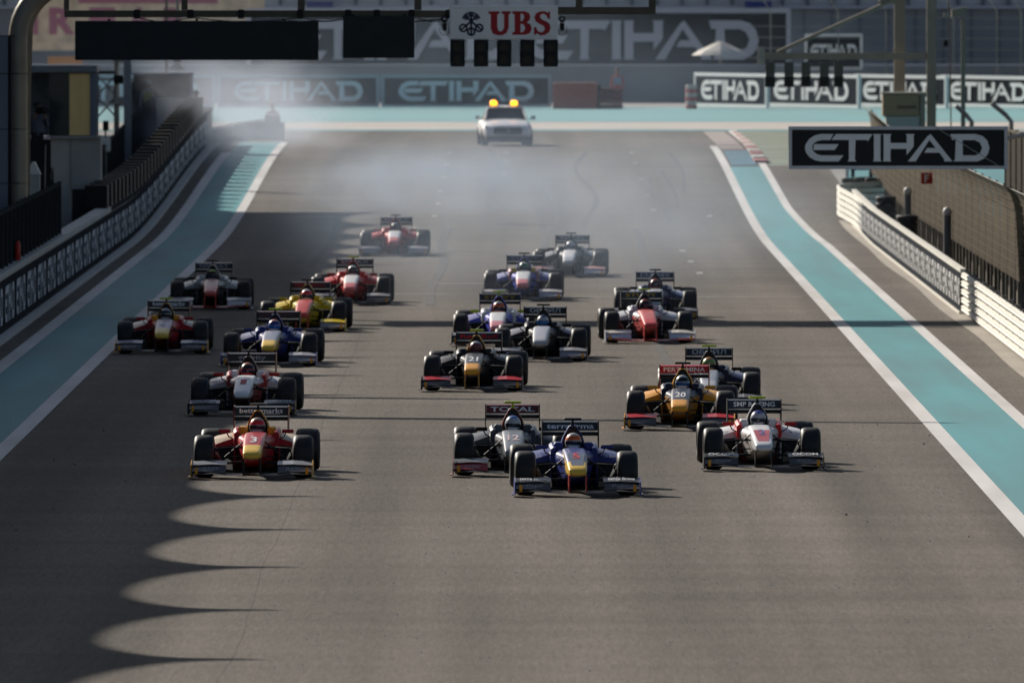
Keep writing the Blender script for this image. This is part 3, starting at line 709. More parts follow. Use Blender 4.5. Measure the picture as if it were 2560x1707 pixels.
# driver: suit and arms as one skinned body, helmet on top
def skinned(name, V, E, root, levels=1):
    me = bpy.data.meshes.new(name); me.from_pydata([v[:3] for v in V], E, [])
    o = bpy.data.objects.new(name, me); C.objects.link(o)
    md = o.modifiers.new('s', 'SKIN'); sb = o.modifiers.new('u', 'SUBSURF'); sb.levels = levels; sb.render_levels = levels
    for i, v in enumerate(V):
        r = v[3]; me.skin_vertices[0].data[i].radius = (r, r) if not isinstance(r, tuple) else r
    me.skin_vertices[0].data[root].use_root = True
    dg = bpy.context.evaluated_depsgraph_get(); dg.update()
    m2 = bpy.data.meshes.new_from_object(o.evaluated_get(dg)); m2.name = name
    bpy.data.objects.remove(o); bpy.data.meshes.remove(me)
    m2.materials.clear()
    m2.polygons.foreach_set('use_smooth', [True] * len(m2.polygons)); return m2
DV = [(0, 1.86, .16, .13), (0, 1.84, .34, .13), (0, 1.78, .50, .12), (0, 1.70, .60, .055), (0, 1.66, .66, .05),
      (-.17, 1.76, .52, .065), (-.24, 1.52, .42, .05), (-.13, 1.30, .47, .038), (-.09, 1.26, .49, .035), (.17, 1.76, .52, .065), (.24, 1.52, .42, .05), (.13, 1.30, .47, .038), (.09, 1.26, .49, .035),
      (-.12, 1.5, .18, .085), (-.12, 1.1, .30, .06), (-.1, .7, .26, .045), (.12, 1.5, .18, .085), (.12, 1.1, .30, .06), (.1, .7, .26, .045)]
DE = [(0, 1), (1, 2), (2, 3), (3, 4), (2, 5), (5, 6), (6, 7), (7, 8), (2, 9), (9, 10), (10, 11), (11, 12), (0, 13), (13, 14), (14, 15), (0, 16), (16, 17), (17, 18)]
DRV = skinned('person', DV, DE, 0)
HC = (0, 1.62, .745)
mb = MB()
NU, NVH = 24, 16
def hm(i, j):
    if j < 0: return 0
    ph = i / NVH     # bottom to top
    az = 2 * math.pi * (j + .5) / NU; front = math.sin(az) < -.35
    if ph > .70: return 1
    if .55 < ph <= .70: return 2
    return 0
mb.sphere(HC, .128, NU, NVH, sc=(.98, 1.12, 1.08), mfun=hm); mb.loft([[(x, y, z) for x, z in ((-.06, .62), (.06, .62), (.075, .70), (-.075, .70))] for y in (1.46, 1.53)])
HELM = mb.mesh('helmet', 60)
mb = MB(); rg = []
for z, k in ((.700, 1), (.715, 1), (.735, 1), (.752, 1), (.764, 1)):
    row = []
    for j in range(13):
        a = -math.pi / 2 + (j / 12 - .5) * 2.5; sz = math.sqrt(max(.0, 1 - ((z - HC[2]) / (.128 * 1.08)) ** 2))
        row.append((.131 * .98 * sz * math.cos(a), HC[1] + .131 * 1.12 * sz * math.sin(a), z))
    rg.append(row)
mb.loft(rg, caps=False, close=False); VIS = mb.mesh('visor', 60)

YG = (.42, .55, .03); BLK = (.012, .012, .014); DG = (.055, .058, .065); WHT = (.70, .70, .72); NAVY = (.022, .036, .20); DNAVY = (.014, .020, .055)
REDC = (.58, .018, .022); CRIM = (.42, .014, .026); AMB = (.78, .34, .02); YEL = (.78, .50, .06); SIL = (.42, .43, .47); ORG = (.70, .12, .02)
def make_car(x, y, rz, label, dlabel, liv, num=None, numc=WHT, wing=None, wingc=WHT, wing2=None, podt=None, podc=WHT, flapt=None, flapc=WHT, lowt=None, wingw=.66):
    d = dict(nose_tip=DG, nose=DG, nose_side=None, tub=None, tub_top=None, collar=None, headrest=None, pod=None, pod_top=None, black=BLK, barge=BLK, mirror=BLK, carbon=BLK, cover=None, cam_mast=BLK, cam=BLK,
             wing_main=BLK, flap_low=(.035, .037, .043), flap=DG, endplate=BLK, sticker=AMB, pylon=BLK, rw_end=BLK, rw_low=BLK, rw_board=BLK, h0=WHT, h1=REDC, h2=BLK, visor=(.02, .025, .05), suit=(.1, .1, .12))
    d.update(liv)
    base = d.get('body', DG)
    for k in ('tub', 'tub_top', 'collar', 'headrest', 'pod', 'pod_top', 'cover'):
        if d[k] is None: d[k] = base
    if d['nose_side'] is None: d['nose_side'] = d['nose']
    def mm(k):
        c = d[k]
        if k in ('black', 'barge') and c == BLK: return BLACK
        if c == BLK: return CARBON
        return paint(c)
    t = thing('racing_car', label, 'racing car', (x, y, 0), rz, 'single-seaters leaving the grid')
    P_ = {}
    def part(nm, key, parent=None):
        me, keys = PRO[key]
        o = obj(nm, me, [mm(k) for k in keys], parent or t)
        return o
    ns = part('nose', 'nose'); tb = part('tub', 'tub'); part('cockpit_surround', 'cockpit_surround')
    part('floor', 'floor'); cv = part('engine_cover', 'engine_cover'); part('air_intake', 'air_intake', cv)
    cm = part('camera_pod', 'camera_pod'); part('camera_mast', 'camera_mast', cm); part('gearbox', 'gearbox')
    fw = part('front_wing', 'front_wing'); rw = part('rear_wing', 'rear_wing'); rfp = part('rear_flap', 'rear_flap', rw)
    for s in (-1, 1):
        part('headrest', 'headrest%d' % s); sp_ = part('sidepod', 'sidepod%d' % s); part('radiator_inlet', 'radiator_inlet%d' % s, sp_); part('bargeboard', 'bargeboard%d' % s)
        mi = part('mirror', 'mirror%d' % s); part('mirror_stalk', 'mirror_stalk%d' % s, mi)
        part('front_suspension', 'front_suspension%d' % s); part('brake_duct', 'brake_duct%d' % s); part('rear_suspension', 'rear_suspension%d' % s)
        for q in ('lower_flap', 'upper_flap', 'wing_endplate', 'wing_sticker', 'wing_pylon'): part(q, q + '%d' % s, fw)
        part('endplate', 'rear_endplate%d' % s, rw)
        for (tm, rm, cx, cy) in ((TF, RF, .765, 0), (TR, RR_, .745, 3.12)):
            w = obj('wheel', rm, CARBON, t, (s * cx, cy, .335)); w.rotation_euler = (random.random(), 0, 0); obj('tyre', tm, RUBBER, w)
        if podt:
            mb = MB(); zc = .545; add_text(mb, podt, lambda u, v: (s * .53 + u, 1.475 + v * 2.2, zc + v - .06 * u * s), .25, .035); obj('lettering', mb, flat(podc), sp_)
        if flapt:
            mb = MB(); add_text(mb, flapt, lambda u, v: (s * .66 + u, -.66 + v * 5.4, .266 + v * .98 + .006), .40, .030, bold=.01); obj('lettering', mb, flat(flapc), fw)
        if lowt:
            mb = MB(); add_text(mb, lowt, lambda u, v: (s * .64 + u, -.895 + v * 1.75, .172 + v + .004), .24, .035, bold=.01); obj('lettering', mb, flat([c * .5 for c in flapc]), fw)
    if num:
        mb = MB(); zc, hh = .592, .062
        add_text(mb, num, lambda u, v: (u, nose_y(zc + v) - .02, zc + v + .004), .075 * len(num) + .03, hh, bold=.02); obj('number', mb, flat(numc), ns)
    if liv.get('panel'):
        mb = MB(); q = []
        for k in range(7):
            z = .475 + k * .024; w = .085 + .045 * k / 6
            q.append([(-w, nose_y(z), z + .0025), (w, nose_y(z), z + .0025)])
        mb.loft(q, caps=False, close=False); obj('nose_panel', mb, paint(liv['panel']), ns)
    if wing:
        mb = MB(); add_text(mb, wing, lambda u, v: (u, 3.432 + (.063 + v) * .1626, .925 + v + (.008 if wing2 else 0)), wingw, .072, bold=.018); 
        if wing2: add_text(mb, wing2, lambda u, v: (u + .16, 3.434, .885 + v), .28, .02, bold=.01)
        obj('lettering', mb, flat([min(.95, c * 1.35) for c in wingc]), rw)
    p = obj('person', DRV, paint(d['suit']), None, (x, y, 0), (0, 0, rz)); tag(p, dlabel, 'person', 'drivers in their cars')
    h = obj('helmet', HELM, [paint(d['h0']), paint(d['h1']), paint(d['h2'])], p); obj('visor', VIS, mat('visor_%.2f%.2f%.2f' % d['visor'], d['visor'], .08, coat=.6, var=.2, scale=20), h)
    return t

A = make_car
A(.96, 213.0, R(1.2), 'dark blue and yellow car with red number 5, nearest of the field', 'driver in white and orange helmet in the blue car numbered 5',
  dict(body=NAVY, nose_tip=YEL, nose=NAVY, nose_side=YEL, panel=(.07, .085, .14), flap=(.10, .105, .12), flap_low=(.045, .048, .056), endplate=NAVY, mirror=NAVY, pylon=(.45, .03, .02), h0=WHT, h1=(.5, .5, .5), h2=ORG, rw_board=(.02, .025, .032)),
  num='5', numc=(.5, .05, .08), wing='terrafirma', wingw=.72, podt='Pepe Jeans', flapt='terra firma', lowt='Pepe')
A(-4.0, 220.2, R(-.9), 'red and yellow car with white number 3 nearest the pit wall side', 'driver in silver and red helmet in the red car numbered 3',
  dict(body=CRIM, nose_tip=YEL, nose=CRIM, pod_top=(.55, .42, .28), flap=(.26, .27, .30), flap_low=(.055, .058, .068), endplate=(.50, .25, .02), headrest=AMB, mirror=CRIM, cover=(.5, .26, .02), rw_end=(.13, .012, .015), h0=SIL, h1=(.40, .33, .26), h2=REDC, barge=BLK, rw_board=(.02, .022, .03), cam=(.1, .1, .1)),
  num='3', wing='bettermarks', wing2='MADE EASY', podt='TribeScale', wingw=.68, lowt='JULES')
A(0.02, 221.2, R(.2), 'dark grey car numbered 12 with dark red rear wing, beside the blue number 5 car', 'driver in white helmet with blue top in the dark grey car numbered 12',
  dict(body=(.07, .08, .10), nose_tip=(.16, .18, .21), nose=(.17, .19, .225), flap=(.16, .17, .19), flap_low=(.33, .02, .03), endplate=(.20, .012, .012), rw_board=(.13, .010, .018), cam=YG, cam_mast=YG, h0=WHT, h1=(.10, .2, .5), h2=SIL, cover=(.16, .01, .01), barge=BLK),
  num='12', numc=(.66, .52, .54), wing='TOTAL', wingw=.70, lowt='TOTAL')
A(3.93, 223.7, R(1.0), 'white car with red mirrors and lime camera at the right of the leading group', 'driver in silver helmet with blue top in the white front-row car',
  dict(body=WHT, nose_tip=WHT, nose=WHT, panel=(.42, .05, .07), tub=(.45, .42, .40), collar=REDC, headrest=WHT, pod=WHT, flap=(.05, .055, .065), flap_low=(.035, .038, .046), mirror=REDC, cover=(.35, .34, .36), rw_board=(.025, .03, .045), cam=YG, h0=SIL, h1=(.04, .06, .35), h2=SIL, barge=BLK),
  num='2', numc=(.10, .12, .35), wing='SMP RACING', wingw=.66, podt='RICHARD MILLE', podc=BLK, flapt='OCOM', lowt='SMP RACING')
A(2.88, 243.0, R(-1.8), 'navy and amber car numbered 20 with red front wing flaps and red rear wing', 'driver in white helmet in the navy and amber car numbered 20',
  dict(body=DNAVY, nose_tip=AMB, nose=DNAVY, nose_side=DNAVY, tub=(.35, .15, .015), pod=AMB, pod_top=AMB, flap=(.50, .03, .05), flap_low=(.05, .055, .065), endplate=AMB, cover=AMB, mirror=AMB, rw_board=(.45, .02, .03), rw_end=(.25, .03, .01), h0=WHT, h1=SIL, h2=BLK, barge=BLK, visor=(.03, .12, .35)),
  num='20', wing='PERTAMINA', wingw=.72)
A(3.52, 254.0, R(-.8), 'navy car with silver nose and lime camera right behind the amber number 20 car', 'driver in orange and green helmet behind the amber car numbered 20',
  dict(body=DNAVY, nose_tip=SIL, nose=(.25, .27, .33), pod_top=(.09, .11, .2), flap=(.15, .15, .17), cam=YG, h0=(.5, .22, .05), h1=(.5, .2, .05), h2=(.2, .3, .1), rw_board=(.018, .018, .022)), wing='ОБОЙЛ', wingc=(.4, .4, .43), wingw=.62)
A(-.72, 264.8, R(-1.6), 'black car numbered 21 with amber nose tip and red front flaps in mid-track', 'driver in dark helmet with lime visor edge in the black car numbered 21',
  dict(body=(.012, .014, .022), nose_tip=AMB, nose=(.03, .035, .05), flap=(.50, .03, .05), cover=(.5, .24, .02), cam=YG, pylon=(.45, .22, .02), h0=(.05, .05, .08), h1=SIL, h2=(.2, .05, .05), rw_board=(.015, .018, .035), barge=BLK, visor=(.15, .03, .03)),
  num='21', wing='Red Bull', wingc=(.42, .02, .025), wingw=.70)
A(-4.73, 250.6, R(-1.4), 'white car with red mirrors following the red number 3 car', 'driver in red helmet in the white car behind the red number 3 car',
  dict(body=(.55, .55, .57), nose_tip=WHT, nose=WHT, collar=(.4, .05, .05), headrest=WHT, tub=(.25, .03, .03), flap=(.20, .21, .23), flap_low=(.07, .07, .08), mirror=REDC, cover=(.12, .10, .10), rw_end=(.10, .02, .02), h0=REDC, h1=(.5, .2, .15), h2=BLK, rw_board=(.03, .018, .02), cam=DG), wing='gravity', wingc=(.3, .28, .3), wingw=.5, num='1', numc=(.5, .12, .14), podt='MILLE', podc=BLK, flapt='OCOM')
A(.58, 284.5, R(-1.5), 'black car with silver nose and blue helmet just right of mid-track', 'driver in dark blue helmet in the black and silver car',
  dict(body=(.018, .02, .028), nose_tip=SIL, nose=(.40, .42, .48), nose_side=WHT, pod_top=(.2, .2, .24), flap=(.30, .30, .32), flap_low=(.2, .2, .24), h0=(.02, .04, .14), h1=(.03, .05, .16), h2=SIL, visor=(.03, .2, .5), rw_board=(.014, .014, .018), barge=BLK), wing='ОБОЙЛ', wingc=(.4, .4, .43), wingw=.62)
A(-.30, 296.0, R(-.8), 'blue car with white nose, pink tip and lime mirrors in mid-track', 'driver in orange-red helmet in the blue car with lime mirrors',
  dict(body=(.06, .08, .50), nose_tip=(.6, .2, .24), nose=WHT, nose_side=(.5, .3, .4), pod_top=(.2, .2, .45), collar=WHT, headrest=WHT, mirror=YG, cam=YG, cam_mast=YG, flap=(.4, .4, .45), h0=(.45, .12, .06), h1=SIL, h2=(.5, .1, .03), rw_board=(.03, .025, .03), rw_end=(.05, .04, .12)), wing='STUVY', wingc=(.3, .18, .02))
A(-4.77, 281.0, R(-1.6), 'blue and yellow car with lime camera in the second wave near the shade', 'driver in pink and white helmet in the blue and yellow car with lime camera',
  dict(body=NAVY, nose_tip=YEL, nose=(.25, .27, .36), nose_side=YEL, pod_top=(.25, .26, .4), flap=(.35, .36, .4), flap_low=(.15, .15, .18), endplate=NAVY, mirror=NAVY, cam=YG, h0=(.55, .45, .45), h1=(.6, .3, .28), h2=NAVY, visor=(.02, .15, .5), rw_board=(.06, .02, .02)))
A(-7.12, 290.0, R(-.6), 'red car with yellow nose and amber wing ends at the teal strip', 'driver in pale helmet in the red car at the teal strip',
  dict(body=CRIM, nose_tip=YEL, nose=(.45, .33, .42), nose_side=CRIM, pod_top=(.5, .4, .33), flap=(.4, .4, .44), flap_low=(.055, .058, .068), endplate=(.50, .25, .02), headrest=AMB, mirror=CRIM, cover=(.3, .15, .02), cam=YG, h0=(.5, .5, .5), h1=SIL, h2=DG, rw_end=(.10, .012, .015), rw_board=(.03, .032, .045)), num='4', wing='bettermarks', wing2='MADE EASY', lowt='JULES')
A(-4.50, 307.0, R(-1.6), 'yellow car with red nose panel and yellow front wing', 'driver in silver and red helmet in the yellow car',
  dict(body=(.62, .46, .02), nose_tip=(.55, .06, .05), nose=(.55, .06, .05), nose_side=(.6, .4, .02), flap=(.62, .46, .02), flap_low=(.2, .2, .2), endplate=(.5, .36, .02), mirror=(.6, .45, .02), cover=(.25, .18, .02), pylon=(.4, .03, .02), h0=SIL, h1=WHT, h2=REDC, rw_board=(.05, .015, .02)), wing='PERTAMINA', wingc=(.3, .03, .04))
A(-3.75, 331.0, R(-.9), 'red car with white nose panel and lime camera behind the yellow car', 'driver in silver helmet in the red car behind the yellow car',
  dict(body=(.55, .03, .03), nose_tip=(.6, .12, .12), nose=WHT, nose_side=(.55, .03, .03), flap=(.3, .3, .33), mirror=(.4, .02, .02), cam=YG, h0=SIL, h1=WHT, h2=BLK, rw_board=(.03, .035, .05), barge=BLK), wing='SOFAX', wingc=(.33, .35, .4))
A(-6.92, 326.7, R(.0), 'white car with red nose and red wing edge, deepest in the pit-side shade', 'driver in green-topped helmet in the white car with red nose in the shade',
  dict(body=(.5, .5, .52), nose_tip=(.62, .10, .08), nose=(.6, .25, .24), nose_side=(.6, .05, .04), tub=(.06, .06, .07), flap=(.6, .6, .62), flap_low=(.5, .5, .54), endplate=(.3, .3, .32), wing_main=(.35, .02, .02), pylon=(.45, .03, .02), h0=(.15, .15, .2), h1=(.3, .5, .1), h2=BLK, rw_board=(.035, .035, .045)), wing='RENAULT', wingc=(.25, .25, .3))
A(.26, 335.0, R(-.8), 'blue car with white nose and yellow headrest ahead of the hazy dark car', 'driver in green and silver helmet in the blue car with yellow headrest',
  dict(body=(.06, .08, .50), nose_tip=(.6, .18, .2), nose=WHT, pod_top=(.3, .32, .55), collar=(.45, .2, .2), headrest=(.5, .4, .05), flap=(.5, .48, .5), flap_low=(.35, .36, .45), h0=SIL, h1=WHT, h2=(.03, .2, .12), rw_board=(.06, .07, .10)), wing='STUVY', wingc=(.14, .15, .2))
A(2.86, 298.0, R(2.0), 'white car with bright red nose and pylons right of mid-track', 'driver in dark red helmet in the white car with bright red nose',
  dict(body=(.55, .55, .6), nose_tip=(.60, .05, .05), nose=(.62, .12, .11), nose_side=(.6, .03, .03), tub=(.55, .1, .1), flap=(.6, .57, .52), flap_low=(.5, .52, .6), wing_main=(.30, .02, .02), pylon=(.55, .03, .03), endplate=(.3, .3, .34), cam=YG, h0=(.16, .03, .03), h1=(.3, .05, .04), h2=BLK, cover=(.1, .1, .12), rw_board=(.03, .035, .05), barge=BLK), wing='STUVY', wingc=(.35, .24, .04))
A(3.20, 317.0, R(-.4), 'dark navy car with white-lettered wing close behind the red-nosed white car', 'driver in red helmet in the navy car behind the red-nosed white car',
  dict(body=(.03, .05, .14), nose_tip=SIL, nose=SIL, pod_top=(.25, .3, .45), h0=(.4, .05, .05), h1=(.4, .08, .08), h2=BLK, rw_board=(.04, .05, .08), flap=(.3, .3, .35)), wing='DAMS', wingc=(.35, .36, .42))
A(-3.19, 385.5, R(-.5), 'red car with white nose panel, farthest back of the red cars', 'driver in the farthest red car with white nose panel',
  dict(body=(.58, .03, .03), nose_tip=(.6, .14, .14), nose=WHT, nose_side=(.58, .03, .03), cover=(.5, .03, .03), mirror=(.4, .02, .02), flap=(.35, .33, .36), flap_low=(.2, .2, .24), h0=(.15, .05, .05), h1=SIL, h2=BLK, rw_board=(.08, .09, .12), barge=BLK), wing='SOFAX', wingc=(.3, .3, .35))
A(1.45, 360.0, R(-1.6), 'dark car with pale nose fading into the smoke, last on the right', 'driver in silver helmet in the dark car fading into the smoke',
  dict(body=(.03, .035, .05), nose_tip=SIL, nose=WHT, pod_top=(.3, .32, .36), flap=(.55, .3, .3), flap_low=(.5, .5, .52), h0=SIL, h1=WHT, h2=SIL, rw_board=(.07, .08, .10), barge=BLK), wing='TOTAL', wingc=(.3, .3, .35))

# ------------------------------------------------------------------ placing helpers for the far end: metres from measured angles and a known distance
def fx(px, D): return (px - 1176) * D / 32667.0
def fz(py, D): return 8 - (py + 90) * D / 32667.0

# ------------------------------------------------------------------ silver course car with amber beacons
def course_car():
    D = 513; g = zg(D)
    t = thing('course_car', 'silver coupe with two lit amber roof beacons following the field', 'car', (fx(1164, D), D, g), R(3))
    SILV = mat('silver_paint', (.80, .80, .83), .35, var=.03, coat=.2)
    GLS = mat('dark_glass', (.015, .018, .02), .06, var=.05, spec=.6)
    mb = MB(); S = [(-.95, .62, .30, .60), (-.90, .78, .24, .68), (-.72, .88, .2, .76), (-.3, .915, .2, .85), (.2, .92, .2, .92), (.62, .92, .2, .965), (2.0, .92, .2, .985), (3.0, .92, .2, 1.0), (3.55, .86, .25, .98), (3.7, .75, .35, .9)]
    mb.loft([srg(0, w, a, b, y, 28, 3.6, .06) for y, w, a, b in S]); obj('body', mb.mesh('body', 40), SILV, t)
    mb = MB(); G = [(.56, .74, .72, .965), (1.30, .82, .60, 1.365), (1.36, .82, .59, 1.385), (1.95, .82, .57, 1.42), (2.45, .80, .56, 1.385), (3.3, .72, .62, 1.0)]
    r = [[(-wb, y, .95), (-wt, y, zt - .01), (-wt * .6, y, zt + .015), (wt * .6, y, zt + .015), (wt, y, zt - .01), (wb, y, .95)] for y, wb, wt, zt in G]
    mb.loft(r, mfun=lambda i, j: 1 if j >= 0 and ((i == 0 and j in (0, 1, 2, 3, 4)) or (i in (1, 2, 3) and j in (0, 4)) or (i == 4)) else 0)
    cb = obj('cabin', mb.mesh('cabin', 40), [SILV, GLS], t)
    for s in (-1, 1):
        obj('pillar', MB().tube([(s * .75, .55, .96), (s * .62, 1.31, 1.38)], .035, 8), SILV, cb)
        mm_ = MB(); mm_.cbox(s * 1.0 - .09, s * 1.0 + .09, .78, .88, .95, 1.08, .03); mi = obj('mirror', mm_.mesh('mirror', 40), SILV, t); obj('mirror_arm', MB().tube([(s * .85, .84, .95), (s * .95, .84, .98)], .02, 6), BLACK, mi)
        h = MB(); h.loft([[(s * (.54 + k * .30), -.86 + .17 * k - .02, .60 + .05 * k), (s * (.54 + k * .30), -.84 + .17 * k - .02, .66 + .10 * k), (s * (.54 + k * .30), -.70 + .17 * k, .66 + .10 * k), (s * (.54 + k * .30), -.70 + .17 * k, .60 + .05 * k)] for k in (0, .5, 1)])
        obj('headlight', h, mat('headlight_glass', (.75, .75, .72), .08, var=.3, scale=25, coat=.8), t)
        b = MB(); b.loft([[(rr * math.cos(a), rr * math.sin(a), z) for a in [2 * math.pi * j / 16 for j in range(16)]] for z, rr in ((0, .11), (.03, .13), (.12, .125), (.17, .09), (.19, .03))])
        bo = obj('beacon', b.mesh('beacon', 60), mat('lit_amber', (.9, .35, .02), .3, emit=((1.0, .36, .015), 3.2)), t, (s * .37 - .02, 1.7, 1.44)); obj('beacon_base', MB().cbox(-.17, .17, -.14, .14, -.05, 0, .01), BLACK, bo)
        for y in (0, 2.84):
            ty = MB().lathe_x([(-.12, .2), (-.13, .28), (-.10, .33), (.10, .33), (.13, .28), (.12, .2)], 28)
            w = obj('wheel', MB().lathe_x([(-.10, .2), (-.1, .03), (.1, .03), (.1, .2)], 20), STEEL, t, (s * .80, y, .33)); obj('tyre', ty.mesh('tyre', 50), RUBBER, w)
    obj('grille', MB().cbox(-.52, .52, -.985, -.90, .43, .67, .05), BLACK, t); obj('emblem', MB().sphere((0, -.99, .55), .07, 12, 6, sc=(1, .3, 1)), STEEL, t)
    obj('lower_intake', MB().loft([[(-.84, y, .20), (.84, y, .20), (.76, y, .37), (-.76, y, .37)] for y in (-.97, -.80)]), BLACK, t)
    obj('splitter', MB().box(-.82, .82, -.97, -.75, .14, .20), BLACK, t)
course_car()

# ------------------------------------------------------------------ people
def person(label, x, y, z, rz, shirt, trousers, skin=(.28, .17, .11), cap=None, pose='down', bib=None):
    hip = .55 if pose == 'crouch' else .93; dz = hip - .93
    V = [(0, 0, .95 + dz, .15), (0, 0, 1.12 + dz, .145), (0, .01, 1.33 + dz, .155), (0, 0, 1.46 + dz, .07), (0, -.02, 1.55 + dz, .075), (0, -.02, 1.66 + dz, .095), (0, -.01, 1.74 + dz, .075)]
    E = [(0, 1), (1, 2), (2, 3), (3, 4), (4, 5), (5, 6)]
    for s in (-1, 1):
        i = len(V)
        if pose == 'camera': V += [(s * .19, 0, 1.38 + dz, .07), (s * .27, -.08, 1.14 + dz, .052), (s * .14, -.26, 1.42 + dz, .04), (s * .08, -.30, 1.52 + dz, .042)]
        else: V += [(s * .19, 0, 1.38 + dz, .07), (s * .27, .02, 1.10 + dz, .052), (s * .28, -.08, .86 + dz, .038), (s * .27, -.11, .76 + dz, .042)]
        E += [(2, i), (i, i + 1), (i + 1, i + 2), (i + 2, i + 3)]
        j = len(V)
        ky = -.34 if pose == 'crouch' else -.03
        V += [(s * .10, 0, .86 + dz, .10), (s * .12, ky, .50 if pose != 'crouch' else .48, .075), (s * .13, .03 if pose != 'crouch' else .05, .10, .05), (s * .13, -.14, .045, .045)]
        E += [(0, j), (j, j + 1), (j + 1, j + 2), (j + 2, j + 3)]
    me = skinned('person', V, E, 0)
    for m in (paint_cloth(shirt), paint_cloth(trousers), mat('skin_%.2f' % skin[0], skin, .6), BLACK): me.materials.append(m)
    hd = 1.50 + dz
    for p in me.polygons:
        c = p.center
        if c.z > hd: p.material_index = 2
        elif c.z < .14: p.material_index = 3
        elif (pose == 'camera' and c.y < -.24 and c.z > 1.1) or (pose != 'camera' and abs(c.x) > .2 and c.z < .83 + dz): p.material_index = 2
        elif c.z < .95 + dz and abs(c.x) < .22: p.material_index = 1
    o = obj('person', me, None, None, (x, y, z), (0, 0, rz)); tag(o, label, 'person')
    if cap:
        q = MB(); q.sphere((0, -.01, 1.68 + dz), .125, 14, 6, v0=0, v1=.5); q.loft([[(-.07, yy, zz), (.07, yy, zz), (.07, yy, zz + .012), (-.07, yy, zz + .012)] for yy, zz in ((-.12, 1.68 + dz), (-.20, 1.66 + dz))])
        obj('cap', q.mesh('cap', 50), paint_cloth(cap), o)
    if bib:
        q = MB(); q.loft([[(sx * w, yy, zz + dz) for sx, yy in ((-1, -.14), (-.6, -.185), (.6, -.185), (1, -.14))] for zz, w in ((1.02, .17), (1.2, .18), (1.40, .16))], caps=False, close=False)
        obj('bib', q.mesh('bib', 50), mat('bib_%.2f%.2f' % bib[:2], bib, .7, var=.5, scale=6), o)
    nq = MB(); nq.sphere((0, -.115, 1.645 + dz), .02, 8, 6); obj('nose', nq.mesh('nose', 50), mat('skin_%.2f' % skin[0], skin, .6), o)
    return o
def paint_cloth(c): return mat('cloth_%.3f_%.3f_%.3f' % tuple(c), c, .85, var=.12, scale=12)

# ------------------------------------------------------------------ booths, fences and kit behind the pit wall
GLASS = mat('tinted_glass', (.03, .04, .042), .08, var=.1, spec=.6)
D = 390
b1 = thing('control_booth', 'grey control booth with tall glazing and one amber panel behind the pit wall', 'booth', (-12.0, D, 0))
LOC = lambda o: o
def ob1(nm, x0, x1, y0, y1, z0, z1, m, par=b1, c=0):
    return obj(nm, (MB().cbox(x0 + 12.0, x1 + 12.0, y0, y1, z0, z1, c) if c else MB().box(x0 + 12.0, x1 + 12.0, y0, y1, z0, z1)), m, par)
ob1('pillar', fx(115, D), fx(163, D), 0, .8, 0, 3.2, mat('booth_concrete_pale', (.52, .49, .45), .8, var=.08, scale=2))
ob1('base_block', fx(163, D) + .003, fx(231, D), -.05, 1.6, fz(434, D), 3.2, CONC)
ob1('roof', fx(62, D), fx(224, D), -.25, 1.9, fz(167, D), fz(150, D), mat('booth_roof', (.22, .23, .25), .5, var=.06), b1, .03)
ob1('corner_post', fx(208, D), fx(222, D), -.15, .05, 3.202, fz(167, D) - .002, BLUEGREY)
ob1('corner_post', fx(60, D), fx(66, D), -.15, .05, 3.202, fz(167, D) - .002, BLUEGREY)
ob1('amber_panel', fx(160, D), fx(207, D), -.12, -.10, 3.22, fz(169, D), mat('amber_panel', (1.0, .66, .28), .5, var=.08, scale=1.5, stretch=(3, 1, .6)))
ob1('glass_pane', fx(114, D), fx(159, D), -.12, -.10, 3.22, fz(169, D), GLASS)
ob1('back_wall', fx(62, D), fx(222, D), 1.7, 1.8, 3.202, fz(167, D) - .002, mat('booth_interior', (.13, .16, .18), .6, var=.2))
ob1('sill', fx(108, D), fx(228, D), -.2, 1.6, 3.14, 3.20, CONC)
st = thing('camera_platform', 'dark boxed camera platform beside the grey control booth', 'platform', (-12.85, 384, 0))
obj('front_panel', MB().box(-.42, .40, 0, .05, .9, 3.18), BLACK, st); obj('deck', MB().box(-.5, .42, .06, 2.0, 2.30, 2.40), BLACK, st)
for x in (-.45, .38): obj('post', MB().box(x - .03, x + .03, 1.9, 1.96, 0, 2.298), BLACK, st)
obj('post', MB().box(-.45, -.39, .06, .12, 0, 2.298), BLACK, st); obj('post', MB().box(.34, .40, .06, .12, 0, 2.298), BLACK, st)
person('cameraman in grey shirt aiming a camera on the dark platform', -12.84, 384.6, 2.402, R(20), (.10, .11, .14), (.02, .02, .025), cap=(.02, .02, .02), pose='camera')
vc = thing('video_camera', 'black shoulder video camera held by the cameraman beside the booth', 'camera', (-12.72, 384.15, 3.86), R(20))
obj('body', MB().cbox(-.09, .09, -.25, .25, 0, .22, .02), BLACK, vc); obj('lens', MB().tube([(0, -.26, .1), (0, -.45, .1)], [.06, .085], 14), BLACK, vc); obj('viewfinder', MB().cbox(-.16, -.10, -.2, 0, .12, .2, .01), BLACK, vc)
tp = thing('roof_flap_box', 'small pale box with pitched lid in front of the gantry leg', 'box', (fx(78, 352), 352, 0))
obj('body', MB().box(-.16, .14, 0, .5, 1.2, 2.72), mat('pale_box', (.40, .40, .38), .6, var=.1), tp); obj('lid', MB().loft([[(-.18, y, 2.722), (.16, y, 2.722), (.02, y, 3.02), (-.05, y, 3.02)] for y in (-.02, .52)]), WHITEW, tp)
obj('whip_antenna', MB().tube([(.25, .2, 1.2), (.28, .2, 3.45)], .012, 6), STEEL, tp)

